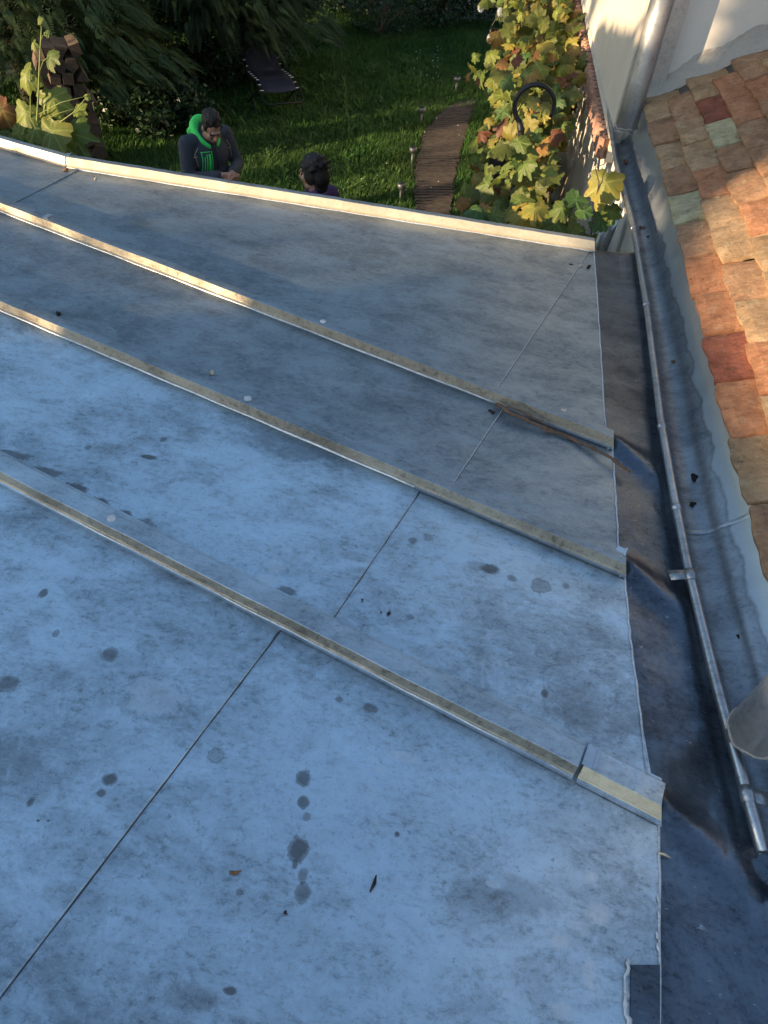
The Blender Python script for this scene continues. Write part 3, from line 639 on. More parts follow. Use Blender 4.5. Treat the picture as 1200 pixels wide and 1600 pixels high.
# walls
XF = .705
B().box((XF, 4.0, 2.0), (4.2, 12.5, 4.5)).build('wall', MAT['cream'], house)
B().box((XF+.04, -1.2, GZ), (4.2, 12.48, 2.0)).build('wall', MAT['white'], house)
B().box((.885, 3.985, 2.2), (4.18, 3.999, 4.48)).build('render_coat', MAT['white'], house)
B().box((.80, 3.975, 2.2), (.883, 3.999, 4.48)).build('corner_strip', MAT['pipe'], house)  # grey vertical strip on the wall beside the downpipe
def fil(s, t):          # rough mortar fillet where the tiles meet the wall
    x = .80+2.2*s; z0 = TZ0+(x-TX0)*math.tan(TT)
    hgt = .085+.02*math.sin(7*x)+.012*math.sin(31*x+2); r = random.uniform(-.006, .006)
    ang = t*math.pi/2
    return (x, 3.984-.045*(1-t)**1.6+r*.6*(t < .98), z0+.008+hgt*t+r*.7)
fv, ff = grid(200, 9, fil); obj('mortar_fillet', fv, ff, MAT['mortar'], house, True)
cor = B().box((XF-.012, 3.97, 2.10), (XF+.05, 9.5, 2.135)).box((XF+.0, 3.97, 1.985), (XF+.05, 9.5, 2.10)).build('cornice', MAT['cream'], house)
bm_ = B().box((-.045, -.0215, -.05), (.045, .0215, .05)).v
BR = mesh('brick', bm_, [(0, 1, 3, 2), (4, 6, 7, 5), (0, 4, 5, 1), (2, 3, 7, 6), (0, 2, 6, 4), (1, 5, 7, 3)], MAT['brick'])
y = 4.02; i = 0
while y < 9.3:
    o = inst('brick', BR, house, (XF-.004+random.uniform(-.003, .003), y, 2.043), (0, random.uniform(-.02, .02), R_(38)+random.uniform(-.04, .04))); o.parent = cor
    y += .072
# ================================================================== unseen house added to the south-west, roofline shaped to cast the evening shade
D = 12.; e1 = np.array([-S_H[1], S_H[0]])*-1
e1 = np.array([S_H[1], -S_H[0]])
if e1[1] < 0: e1 = -e1
def sw(a, dd): q = e1*a+S_H*dd; return q
k = math.tan(R_(SUN_EL))*D
nh = thing('unseen_shade_house', (*sw(-1, D+2), 0), 'unseen house block added to the south-west to shade the roof and tiles', 'house')
sil = [(-7, GZ), (1.90, GZ), (1.90, 2.96+k), (1.83, 2.93+k), (1.40, 2.70+k), (.8, 2.64+k), (-7, 2.68+k)]
v = [(*sw(a, D), z) for a, z in sil]+[(*sw(a, D+4.5), z) for a, z in sil]; n_ = len(sil)
B().add(v, [tuple(range(n_)), tuple(range(2*n_-1, n_-1, -1))]+[(i, i+n_, (i+1) % n_+n_, (i+1) % n_) for i in range(n_)]).build('wall', MAT['nshade'], nh)
# ================================================================== plants
GL_A = [(90, 1.0), (78, .88), (67, .74), (55, .82), (42, .92), (29, .82), (13, .68), (-4, .74), (-22, .79), (-40, .70), (-60, .60), (-79, .40)]
def leaf_mesh(seed, mat, size):
    r = random.Random(seed); pts = []
    out = []
    for (a, q) in GL_A: out.append((a, q*r.uniform(.9, 1.1)))
    full = out+[(180-a, q*r.uniform(.92, 1.08)) for a, q in out[::-1] if a != 90]
    rim = []
    for i, (a, q) in enumerate(full):
        a2, q2 = full[(i+1) % len(full)]
        if a2-a > 180: a2 -= 360
        if a2-a < -180: a2 += 360
        rim.append((a, q)); rim.append(((a+a2)/2, (q+q2)/2*(.90 if i % 2 else 1.06)))
    cup, fold, tw = r.uniform(-.6, .25), r.uniform(.15, .75), r.uniform(-.5, .5)
    v = [(0, 0, 0)]
    def z(x, y): return size*(cup*(x*x+y*y)-fold*abs(x)*.6+tw*x*y+.06*math.sin(9*x+seed)*math.sin(8*y))
    for rr in (.5, 1.):
        for a, q in rim:
            x, y = q*rr*math.cos(R_(a)), q*rr*math.sin(R_(a)); v.append((x*size, y*size, z(x, y)+(.03*size*math.sin(a*.3)*(rr == 1))))
    n_ = len(rim); f = [(0, 1+i, 1+(i+1) % n_) for i in range(n_)]+[(1+i, 1+n_+i, 1+n_+(i+1) % n_, 1+(i+1) % n_) for i in range(n_)]
    return mesh('leaf', v, f, mat, True)
LEAF = {c: [leaf_mesh(10*c+k, MAT['vine'][c], 1.) for k in range(6)] for c in range(5)}
for c in LEAF:                                      # real leaf size is kept in the mesh so that the material's vein distance works
    for me in LEAF[c]:
        for vv in me.vertices: vv.co *= .085
def leaf_rot(nrm, spin):
    q = Vector(nrm).normalized().to_track_quat('Z', 'Y').to_matrix() @ Matrix.Rotation(spin, 3, 'Z'); return q.to_euler()
def put_leaf(parent, p, nrm, spin, size, c):
    s = size/.085; return inst('leaf', random.choice(LEAF[c]), parent, p, leaf_rot(nrm, spin), (s, s, s))
# the vine on the house wall
from math import inf
def inside(poly, x, y):
    r = False; j = len(poly)-1
    for i in range(len(poly)):
        if (poly[i][1] > y) != (poly[j][1] > y) and x < (poly[j][0]-poly[i][0])*(y-poly[i][1])/(poly[j][1]-poly[i][1])+poly[i][0]: r = not r
        j = i
    return r
VP = [(745, -60), (905, -60), (912, 40), (908, 110), (896, 170), (872, 240), (852, 300), (850, 335), (925, 372), (925, 420), (700, 420), (722, 330), (715, 300), (738, 255), (742, 205), (775, 165), (760, 128), (728, 130), (722, 100), (762, 70), (790, 40), (758, 10)]
wv = thing('wall_vine', (.45, 4.8, 0), 'autumn grapevine with yellow and green leaves covering the cream house wall', 'vine')
cand = []
tries = 0
while len(cand) < 3000 and tries < 140000:
    tries += 1
    y = random.uniform(3.0, 8.5); z = random.uniform(.15, 2.15); x = .66-abs(random.gauss(0, .30))
    if x < -.25: continue
    if z > 1.9 and y < 4.2 and x > .45: continue
    u, v_ = proj((x, y, z))
    if inside(VP, u, v_): cand.append((np.linalg.norm(np.array([x, y, z])-CAM), x, y, z))
# what is not hidden behind other leaves shows largest: thin the cloud by pixel cell, nearest first
cand.sort(); cells = {}
front, rest = [], []
for c in cand:
    u, v_ = proj(c[1:]); key = (int(u//11.5), int(v_//11.5)); cells[key] = cells.get(key, 0)+1
    (front if cells[key] <= 1 else rest).append(c)
random.shuffle(front); rest += front[280:]; front = front[:280]
def vine_col(v_, u):
    w_ = [6, 4, 1.1, 2.6, 1.0]
    if v_ < 80 and u > 790: w_ = [2, 3, 4.5, .8, 2]
    if u < 770: w_ = [5, 4, 1, 3, .6]
    return random.choices(range(5), w_)[0]
for d, x, y, z in front:
    u, v_ = proj((x, y, z)); nrm = (-.55+random.gauss(0, .35), -.5+random.gauss(0, .4), .65+random.gauss(0, .3))
    put_leaf(wv, (x, y, z), nrm, random.gauss(math.pi, .8), random.uniform(.036, .080), vine_col(v_, u))
for (u, v, sz, c) in ((812, 222, .06, 0), (826, 236, .065, 1), (815, 252, .06, 3), (832, 262, .07, 0), (808, 270, .06, 1), (824, 284, .07, 2), (812, 298, .065, 0), (836, 214, .05, 3), (830, 304, .07, 1), (806, 238, .05, 0)):
    put_leaf(wv, aty(u, v, 3.66+random.uniform(-.03, .03)), (random.gauss(-.2, .25), -.6+random.gauss(0, .2), .7), random.gauss(math.pi, .7), sz, c)
def leaf_mass(name, pts, parent, mat_w, size, nrm0=(-.5, -.4, .6)):
    bb = B()
    for p in pts:
        c = random.choices(range(5), mat_w)[0]; me = random.choice(LEAF[c]); s = random.uniform(*size)/.085
        nrm = [a+random.gauss(0, .45) for a in nrm0]; Mx = leaf_rot(nrm, random.gauss(math.pi, 1)).to_matrix()*s
        bb.add([tuple(Mx @ q.co+Vector(p)) for q in me.vertices], [tuple(q.vertices) for q in me.polygons], c)
    o = bb.build(name, MAT['vine'], parent, True); o['kind'] = 'stuff'; return o
leaf_mass('leaf_mass', [c[1:] for c in rest], wv, [4, 3, 1.2, 4, 1.4], (.045, .085))
bb = B()
for k in range(16):
    y0 = random.uniform(3.6, 7.5); pts = [(.60+random.uniform(-.05, .05), y0, GZ)]
    for s in range(9): q = pts[-1]; pts.append((min(.68, max(.15, q[0]+random.uniform(-.10, .08))), q[1]+random.uniform(-.22, .22), q[2]+.27))
    bb.tube(pts, [.016-.0013*i for i in range(10)], 6)
bb.build('stem', MAT['bark'], wv, True)
# the shoot beyond the verge on the left
sh = thing('vine_shoot', (-1.78, 2.98, 2.0), 'young grapevine shoot with lime leaves and tendrils rising above the roof verge', 'vine')
def S(u, v, y=2.98): return aty(u, v, y)
stem = [S(48, 300), S(56, 215), S(60, 150), S(62, 95), S(65, 40)]
B().tube([polyline(stem, t) for t in np.linspace(0, 1, 20)], list(np.linspace(.006, .0022, 20)), 7).build('stem', MAT['stem'], sh, True)
st2 = [S(46, 260), S(48, 190), S(47, 112)]; B().tube([polyline(st2, t) for t in np.linspace(0, 1, 10)], list(np.linspace(.004, .0018, 10)), 6).build('stem', MAT['stem'], sh, True)
st3 = [S(62, 250), S(95, 190), S(120, 172), S(136, 150)]; B().tube([polyline(st3, t) for t in np.linspace(0, 1, 10)], list(np.linspace(.004, .0015, 10)), 6).build('stem', MAT['stem'], sh, True)
for (u, v, sz, c, sp) in ((40, 118, .075, 1, 2.2), (82, 152, .095, 1, 3.3), (40, 175, .085, 1, 2.9), (80, 205, .125, 1, 3.0), (112, 208, .105, 0, 3.8), (55, 200, .08, 1, 2.6), (77, 88, .06, 0, 3.6), (122, 168, .05, 1, 3.6), (52, 68, .030, 1, 2.4), (62, 30, .024, 1, 3.0), (30, 205, .05, 1, 2.), (72, 52, .02, 0, 4.), (95, 222, .10, 1, 3.2), (60, 228, .10, 0, 2.7), (20, 215, .06, 0, 2.5), (136, 150, .02, 1, 3.4)):
    p = S(u, v, 2.98+random.uniform(-.03, .03)); put_leaf(sh, p, (random.gauss(-.1, .25), -.75+random.gauss(0, .2), .55), sp, sz*.92, c)
    q = polyline(stem, min(1, max(0, (280-v)/255))); B().tube([q, lerp(q, p, .5)+np.array([0, 0, .012]), p], .0016, 5).build('petiole', MAT['stem'], sh, True)
def tendril(u, v, r, turns, parent=sh):
    c = S(u, v); return B().tube([c+np.array([math.cos(t*turns)*r*(1-t/8)+t*.004, 0, math.sin(t*turns)*r*(1-t/8)+t*.005]) for t in np.linspace(0, 6, 26)], .0011, 5).build('tendril', MAT['stem'], parent, True)
tendril(72, 24, .016, .8); tendril(132, 158, .012, .6); tendril(142, 172, .014, .45)
rl = thing('vine_shoot', (-2.0, 3.0, 2.1), 'red-brown tinged vine leaf on a short stalk at the roof verge', 'vine')
B().tube([S(-20, 300, 3.0), S(-10, 220, 3.0), S(2, 168, 3.0)], [.004, .003, .0015], 6).build('stem', MAT['stem'], rl, True)
put_leaf(rl, S(4, 172, 3.0), (.2, -.8, .4), 2.4, .085, 4); put_leaf(rl, S(-14, 205, 3.0), (-.2, -.8, .5), 3., .08, 0)
# the leaf hanging by the gutter end and the leaves that climb over the verge corner
hl = thing('vine_shoot', (.58, 3.1, 1.6), 'pale yellow-green vine leaf hanging from a thin stem beside the gutter', 'vine')
G_ = lambda u, v, y=3.12: aty(u, v, y)
B().tube([G_(920, 420), G_(925, 350), G_(936, 285), G_(930, 262), G_(945, 256)], [.005, .004, .003, .002, .0015], 6).build('stem', MAT['bark'], hl, True)
put_leaf(hl, G_(946, 285), (-.25, -.85, .45), 3.2, .105, 2); put_leaf(hl, G_(940, 345), (-.3, -.6, .7), 3.0, .07, 3); put_leaf(hl, G_(955, 330), (.1, -.8, .5), 3.4, .06, 0)
for (u, v, tr_) in ((925, 250, .02), (915, 240, .03), (934, 236, .03)):
    p = G_(936, 268); q = G_(u, v); B().tube([p, lerp(p, q, .5)+np.array([0, 0, .015]), q], .001, 5).build('tendril', MAT['bark'], hl, True)
cl = thing('vine_shoot', (.35, 2.95, 1.6), 'broad pale vine leaves spilling over the corner of the zinc verge', 'vine')
for (u, v, sz, c) in ((815, 338, .09, 2), (845, 348, .10, 1), (790, 345, .08, 1), (870, 350, .085, 0), (900, 312, .075, 3), (885, 335, .07, 1), (895, 352, .07, 1), (770, 335, .08, 0), (835, 325, .08, 2), (912, 330, .05, 3), (878, 325, .06, 0), (750, 325, .08, 3)):
    p = G_(u, v, 2.95+random.uniform(-.04, .08)); put_leaf(cl, p, (random.gauss(-.1, .2), -.45+random.gauss(0, .2), .85), random.gauss(3.1, .6), sz*.9, c)
B().tube([G_(870, 430, 2.98), G_(880, 370, 2.98), G_(893, 325, 2.98), G_(915, 312, 2.98)], [.007, .006, .004, .002], 6).build('stem', MAT['bark'], cl, True)
# rain pipe on the wall below the cornice
rp = thing('wall_pipe', (.66, 3.18, GZ), 'slim dark grey rain pipe running down the cream wall below the gutter', 'pipe')
B().tube([(.645, 3.22, GZ), (.645, 3.22, 1.7), (.66, 3.25, 1.85), (.68, 3.26, 2.06)], .035, 16).build('pipe', MAT['gutter'], rp, True)
# ---------- lawn grass
ZOFF = GZ; GS = 1.13
def blades(n, xr, yr, hr, ok=None):
    x = rng.uniform(*xr, n); y = yr[0]+(yr[1]-yr[0])*rng.uniform(0, 1, n)**1.15
    cl_ = np.sin(x*3.1+np.sin(y*2.3))*np.sin(y*2.7+np.cos(x*1.9))
    h = rng.uniform(*hr, n)*(1+.45*cl_); a = rng.uniform(0, 2*np.pi, n); ln = rng.uniform(.2, 1.1, n)*h; wd = rng.uniform(.003, .006, n)
    da, db = np.cos(a), np.sin(a)
    b0 = np.stack([x-db*wd, y+da*wd, np.zeros(n)], 1); b1 = np.stack([x+db*wd, y-da*wd, np.zeros(n)], 1)
    m0 = np.stack([x-db*wd*.8+da*ln*.3, y+da*wd*.8+db*ln*.3, h*.6], 1); m1 = np.stack([x+db*wd*.8+da*ln*.3, y-da*wd*.8+db*ln*.3, h*.6], 1)
    tp = np.stack([x+da*ln, y+db*ln, h*.95], 1)
    keep = np.ones(n, bool) if ok is None else ok(x, y)
    V = np.stack([b0, b1, m1, m0, tp], 1)[keep].reshape(-1, 3); k = len(V)//5; i = np.arange(k)[:, None]*5
    return V, np.concatenate([np.concatenate([i, i+1, i+2, i+3], 1)]), np.concatenate([i+3, i+2, i+4], 1)
PL = [gz(648, 345), gz(648, 270), gz(663, 210), gz(690, 178), gz(715, 166)]
PR = [gz(702, 345), gz(711, 270), gz(727, 208), gz(738, 176), gz(742, 160)]
pyl = [p[1] for p in PL]; pyr = [p[1] for p in PR]
def off_path(x, y):
    l = np.interp(y, pyl, [p[0] for p in PL]); r = np.interp(y, pyr, [p[0] for p in PR]); return ~((x > l-.02) & (x < r+.02) & (y < 12))
V, q4, q3 = blades(250000, (-7, .7), (5.2, 17), (.04, .10), off_path)
me = bpy.data.meshes.new('grass'); me.from_pydata(V.tolist(), [], q4.tolist()+q3.tolist()); me.materials.append(MAT['grass'])
gr = bpy.data.objects.new('grass', me); COL.objects.link(gr); gr.location.z = GZ; tag(gr, 'short green lawn grass in evening shade', 'grass', kind='stuff')
# weeds: longer tufts
V2 = []; F2 = []
for k in range(260):
    x, y = random.uniform(-3.6, -.9), random.uniform(6.5, 14)
    for s in range(7):
        a = random.uniform(0, 6.28); L = random.uniform(.10, .22); w_ = random.uniform(.006, .011); i = len(V2); dx, dy = math.cos(a), math.sin(a)
        V2 += [(x-dy*w_*.4, y+dx*w_*.4, .01), (x+dy*w_*.4, y-dx*w_*.4, .01), (x+dy*w_+dx*L*.6, y-dx*w_+dy*L*.6, L*.55), (x-dy*w_+dx*L*.6, y+dx*w_+dy*L*.6, L*.55), (x+dx*L, y+dy*L, L*.5)]
        F2 += [(i, i+1, i+2, i+3), (i+3, i+2, i+4)]
tag(obj('broadleaf_weed', V2, F2, MAT['grass'], base=(0, 9, 0)), 'taller weed tufts scattered in the lawn', 'grass', kind='stuff')
V2 = []; F2 = []
for k in range(45):
    u, v = random.uniform(560, 720), random.uniform(60, 330)
    if random.random() < .5: u, v = random.uniform(640, 690), random.uniform(70, 130)
    p = gz(u, v, .07); i = len(V2); r = random.uniform(.006, .011)
    V2 += [(p[0]+r*math.cos(t), p[1]+r*math.sin(t), .08+.004*math.sin(2*t)) for t in np.linspace(0, 5.3, 6)]; F2 += [tuple(range(i, i+6))]
tag(obj('daisy', V2, F2, MAT['lace'], base=(0, 9, 0)), 'tiny white daisies dotted over the lawn', 'flowers', kind='stuff')
# ---------- plank path
path = obj('garden_path', [(*p[:2], .006) for p in PL]+[(*p[:2], .006) for p in PR[::-1]], [tuple(range(10))[::-1]], MAT['dirt'], base=(-.4, 8.5, 0)); path['kind'] = 'structure'
# planks are shared slats scaled to the path's width
SL = mesh('plank', B().box((-.5, -.028, 0), (.5, .028, .022)).v, [(0, 1, 3, 2), (4, 6, 7, 5), (0, 4, 5, 1), (2, 3, 7, 6), (0, 2, 6, 4), (1, 5, 7, 3)], MAT['plank'])
for t in np.linspace(0, 1, 52):
    a, b_ = polyline(PL, t), polyline(PR, t); d = b_-a
    inst('plank', SL, path, ((a+b_)/2)+np.array([0, 0, .018+random.uniform(0, .006)]), (random.uniform(-.02, .02), 0, math.atan2(d[1], d[0])+random.uniform(-.02, .02)), (np.linalg.norm(d)+random.uniform(-.03, .05), random.uniform(.85, 1.05), 1))
# ---------- solar stake lights
for (u, v, lab) in ((657, 200, 'solar stake light beside the bend of the plank path'), (643, 264, 'solar stake light beside the middle of the plank path'), (625, 322, 'solar stake light in the grass near the roof verge'), (711, 150, 'solar stake light beyond the end of the plank path')):
    p = gz(u, v); s = thing('stake_light', p, lab, 'garden light', 'solar stake lights along the path')
    x, y = p[:2]; B().tube([(x, y, -.02), (x, y, .10), (x, y, .20)], [.006, .014, .018], 10).build('stake', MAT['stake'], s, True)
    B().tube([(x, y, .20), (x, y, .215), (x, y, .27), (x, y, .275)], [.02, .045, .052, .04], 14).build('lamp_head', MAT['stake'], s, True)
    B().tube([(x, y, .276), (x, y, .280)], .034, 12).build('solar_panel', MAT['plastic'], s)
# ---------- reclining lounge chair
lc = thing('lounge_chair', gz(425, 140), 'folding recliner with black tube frame and navy laced sling on the lawn', 'lounge chair')
zc = .36
fl, frr = gz(428, 158, zc), gz(462, 146, zc); hd = gz(352, 62, zc)-gz(424, 150, zc); hd[2] = 0
Lh = hd/np.linalg.norm(hd); Wd = (frr-fl); Wd[2] = 0; Wd = Wd-Lh*Wd.dot(Lh); Wd /= np.linalg.norm(Wd)
O = (fl+frr)/2; hw = .29
def LC(l, w_, z): q = O+Lh*l+Wd*w_; return (q[0], q[1], z)
loop = [LC(1.75, -hw, .80), LC(.95, -hw, .42), LC(.45, -hw, .46), LC(.06, -hw, .30), LC(.0, -hw+.06, .28), LC(0, hw-.06, .28), LC(.06, hw, .30), LC(.45, hw, .46), LC(.95, hw, .42), LC(1.75, hw, .80)]
B().tube(loop, .0125, 8).build('frame', MAT['black'], lc, True)
def sl(s, t):
    q = polyline([(1.7, .78), (.95, .41), (.45, .45), (.22, .37)], t); return LC(q[0], (s-.5)*2*(hw-.05), q[1]-.02*math.sin(math.pi*s))
v, f = grid(6, 18, sl); o = obj('sling', v, f, MAT['navy'], lc, True); o.modifiers.new('t', 'SOLIDIFY').thickness = .004
for sgn in (-1, 1):
    for k in range(9):
        q = polyline([(1.2, .53), (.95, .41), (.45, .45), (.22, .37)], .05+k*.115); B().tube([LC(q[0], sgn*(hw-.055), q[1]+.004), LC(q[0], sgn*(hw-.005), q[1]+.006)], .006, 5).build('lace', MAT['lace'], lc)
    B().tube([LC(.30, sgn*(hw-.02), .40), LC(.95, sgn*(hw+.03), .0)], .011, 7).build('leg', MAT['black'], lc, True)
    B().tube([LC(1.05, sgn*(hw-.02), .46), LC(.35, sgn*(hw+.03), .0)], .011, 7).build('leg', MAT['black'], lc, True)
# ---------- shrubs, conifers, fern
def leaf_cloud(name, pts, mat, parent, size, asp=.45, upb=.3):
    pts = np.asarray(pts); n_ = len(pts); nrm = rng.normal(0, 1, (n_, 3)); nrm[:, 2] = np.abs(nrm[:, 2])+upb; nrm /= np.linalg.norm(nrm, axis=1)[:, None]
    t = rng.normal(0, 1, (n_, 3)); t -= nrm*(t*nrm).sum(1)[:, None]; t /= np.linalg.norm(t, axis=1)[:, None]; s = np.cross(nrm, t)
    L = rng.uniform(*size, n_)[:, None]; W_ = L*asp*.5
    V = np.stack([pts, pts+t*L*.45+s*W_-nrm*L*.05, pts+t*L-nrm*L*.12, pts+t*L*.45-s*W_-nrm*L*.05], 1).reshape(-1, 3)
    i = np.arange(n_)[:, None]*4; F_ = np.concatenate([np.concatenate([i, i+1, i+2], 1), np.concatenate([i, i+2, i+3], 1)])
    return obj(name, V, F_, mat, parent)
def shell(c, r, n_, seed=0, inner=.55, lump=.28):
    d = rng.normal(0, 1, (n_, 3)); d /= np.linalg.norm(d, axis=1)[:, None]
    ph = rng.uniform(0, 6, 6); w_ = 1+lump*(np.sin(4*d[:, 0]+ph[0])*np.sin(5*d[:, 1]+ph[1])+.6*np.sin(9*d[:, 2]+ph[2])*np.sin(8*d[:, 0]+ph[3]))
    rr = (rng.uniform(inner, 1, n_)**.5)*w_; p = np.array(c)+d*np.array(r)*rr[:, None]; return p[p[:, 2] > .02]
def shrub(name, x, y, r, h, n_, mat, label, size=(.05, .11), grp=None, cat='shrub'):
    x *= GS; y *= GS; s = thing(name, (x, y, 0), label, cat, grp)
    bb = B()
    for k in range(5):
        a = random.uniform(0, 6.28); bb.tube([(x, y, 0), (x+.3*r*math.cos(a), y+.3*r*math.sin(a), h*.4), (x+.75*r*math.cos(a), y+.75*r*math.sin(a), h*.8)], [.03, .02, .008], 6)
    bb.build('stem', MAT['bark'], s, True)
    leaf_cloud('foliage', shell((x, y, h*.5), (r, r, h*.55), n_), mat, s, size); return s
shrub('laurel_shrub', -3.45, 12.4, 1.1, 2.6, 9000, MAT['laurel'], 'dark glossy leafed shrub behind the recliner')
shrub('laurel_shrub', -3.7, 8.9, .6, .6, 4500, MAT['laurel'], 'low dark shrub between the woodpile and the man in the hooded jacket', (.05, .12))
for (x, y, r, h, lab) in ((-5.3, 10.2, .9, 1.7, 'dense dark shrub in the shade behind the woodpile'), (-4.2, 10.4, .9, 1.6, 'dense dark shrub under the drooping conifer branches'), (-3.3, 10.9, .8, 1.5, 'dense dark shrub beside the head of the recliner'), (-4.5, 9.0, .6, .7, 'low dark shrub at the foot of the woodpile')):
    shrub('laurel_shrub', x, y, r, h, 5000, MAT['laurel'], lab, (.05, .11))
shrub('low_shrub', -1.75, 13.7, .65, .6, 3500, MAT['laurel'], 'rounded blue-green shrub at the far edge of the lawn', (.03, .07))
for (x, y, r, h, lab) in ((-4.4, 14.7, 1.6, 3.2, 'dark hedge bush behind the recliner end of the lawn'), (-2.1, 15.1, 1.5, 3.0, 'dark hedge bush behind the rounded shrub'), (.2, 15.5, 1.6, 3.0, 'dark hedge bush at the far end of the lawn near the vine'), (-7.2, 14.5, 1.7, 3.6, 'dark hedge bush beyond the conifer'), (-.85, 14.9, 1.1, 2.4, 'dark hedge bush between the rounded shrub and the vine'), (-3.2, 14.9, 1.2, 2.6, 'dark hedge bush between the recliner and the rounded shrub')):
    shrub('hedge_bush', x, y, r, h, 9000, MAT['laurel'], lab, (.06, .13), 'dark hedge closing off the garden', 'hedge')
def spray(bb_v, bb_f, p, d, L, drop):
    """a flat feathery conifer spray"""
    d = np.array(d)/np.linalg.norm(d); sd_ = np.cross(d, (0, 0, 1)); sd_ /= np.linalg.norm(sd_)+1e-6; nm = np.cross(sd_, d)
    sd_ = sd_*math.cos(drop)+nm*math.sin(drop)
    for k in range(9):
        t = k/9; q = p+d*L*t-np.array([0, 0, .22*L*t*t])
        for sg in (-1, 1):
            l = L*.42*(1-t*.75); e = q+d*l*.75+sd_*sg*l*.65-np.array([0, 0, .14*l]); w_ = .10*l+.003; i = len(bb_v); m_ = (q+e)/2
            nn_ = np.cross(e-q, nm); nn_ /= np.linalg.norm(nn_)+1e-6
            bb_v += [q, m_+nn_*w_, e, m_-nn_*w_]; bb_f += [(i, i+1, i+2, i+3)]
def conifer(x, y, h, r, n_, label, zmin=.9, dens_low=True):
    x *= GS; y *= GS; c = thing('conifer_tree', (x, y, 0), label, 'tree', 'conifers along the garden edge')
    B().tube([(x, y, 0), (x+.05, y, h*.5), (x, y, h)], [.16, .09, .01], 10).build('trunk', MAT['bark'], c, True)
    v, f = [], []; bb = B()
    for k in range(n_):
        t = random.random()**(1.9 if dens_low else 1.); z = zmin+(h-zmin)*t; a = random.uniform(0, 6.283); rr = r*(1-t)**.75*random.uniform(.45, 1.)*(1+.22*math.sin(3*a+z*2))
        p = np.array([x+rr*math.cos(a), y+rr*math.sin(a), z-rr*.18+random.uniform(-.1, .1)]); d = (math.cos(a), math.sin(a), random.uniform(-.75, .05))
        spray(v, f, p, d, random.uniform(.20, .40), random.uniform(-.6, .6))
    obj('crown', np.array(v), f, MAT['thuja'], c)
    for k in range(14):
        t = random.random()**1.6; z = zmin+(h-zmin)*t; a = random.uniform(0, 6.28); rr = r*(1-t)**.75*.8
        B().tube([(x, y, z+.1), (x+rr*.6*math.cos(a), y+rr*.6*math.sin(a), z+.12), (x+rr*math.cos(a), y+rr*math.sin(a), z-.05)], [.03, .018, .006], 5).build('limb', MAT['bark'], c, True)
conifer(-5.6, 9.3, 6.5, 2.1, 6500, 'broad drooping conifer overhanging the woodpile', 1.25)
conifer(-3.9, 10.9, 7.0, 1.9, 6000, 'drooping conifer between the woodpile and the recliner', 1.25)
conifer(-8.0, 8.2, 6.0, 2.0, 1000, 'tall conifer beyond the vine shoot outside the woodpile', .6)
conifer(-7.2, 5.2, 5.6, 1.9, 700, 'conifer at the side of the garden beside the extension', .4)
conifer(-8.0, 2.6, 5.8, 1.9, 600, 'conifer beside the extension closest to the added shade house', .4)
hg = thing('added_shade_hedge', (*sw(4.0, 6.3), 0), 'unseen tall hedge added beside the garden to block the low evening sun', 'hedge')  # unseen, added to keep low sun off the garden and inner battens
HZ = 2.28+math.tan(R_(SUN_EL))*6-GZ; q = []
for k in range(9000):
    a, dd = random.uniform(1.95, 7.0), random.uniform(6.0, 6.9); fc = random.random(); hz = HZ+.08*min(1, max(0, (2.62-a)/.1)); z = random.uniform(.1, hz)
    if fc < .35: dd = 6.0+random.gauss(0, .04)
    elif fc < .6: dd = 6.9+random.gauss(0, .04)
    elif fc < .85: z = hz+random.gauss(0, .015)
    q.append((*sw(a, dd), z))
leaf_cloud('foliage', q, MAT['thuja'], hg, (.04, .09))
v = [(*sw(a, dd), z) for a in (2.03, 6.97) for dd in (6.08, 6.82) for z in (.02, HZ-.05)]
obj('light_block_core', v, [(0, 1, 3, 2), (4, 6, 7, 5), (0, 4, 5, 1), (2, 3, 7, 6), (0, 2, 6, 4), (1, 5, 7, 3)], MAT['laurel'], hg)  # solid core added inside the hedge to stop sunlight
tt_ = thing('tall_tree', (*sw(6.2, 14.5), 0), 'unseen tall tree added to the south-west to shade the upper house wall', 'tree', 'tall trees beyond the hedge')  # unseen crown added to keep sun off the upper facade
c_ = sw(6.2, 14.5); B().tube([(*c_, 0), (c_[0], c_[1]+.1, 5.), (*c_, 9.)], [.28, .2, .06], 10).build('trunk', MAT['bark'], tt_, True)
q = [p_ for p_ in shell((*sw(4.6, 14.5), 9.2), (2.6, 2.6, 2.6), 9000, inner=.3) if p_[2] > 3.62+math.tan(R_(SUN_EL))*14.5-GZ]
leaf_cloud('crown', q, MAT['laurel'], tt_, (.2, .36), .7)
for a2 in (2.8, 3.8, 4.8, 6.0): B().tube([(*c_, 5.), (*sw((a2+6.2)/2, 14.5), 6.6), (*sw(a2, 14.5), 8.6)], [.12, .08, .03], 6).build('limb', MAT['bark'], tt_, True)
pt = thing('added_shade_tree', (*sw(3.75, 5.2), 0), 'unseen tree added beside the extension, crown shaped to shade tiles and wall', 'tree')  # unseen, added for its shadow; crown cut to fit the shaded areas
c_ = sw(3.75, 5.2); zc_ = 2.98+math.tan(R_(SUN_EL))*5.2-GZ
B().tube([(*c_, 0), (c_[0]+.04, c_[1], 1.8), (*c_, zc_-.3), (*sw(3.4, 5.2), zc_-.05)], [.10, .075, .06, .04], 10).build('trunk', MAT['bark'], pt, True)
pl_ = []
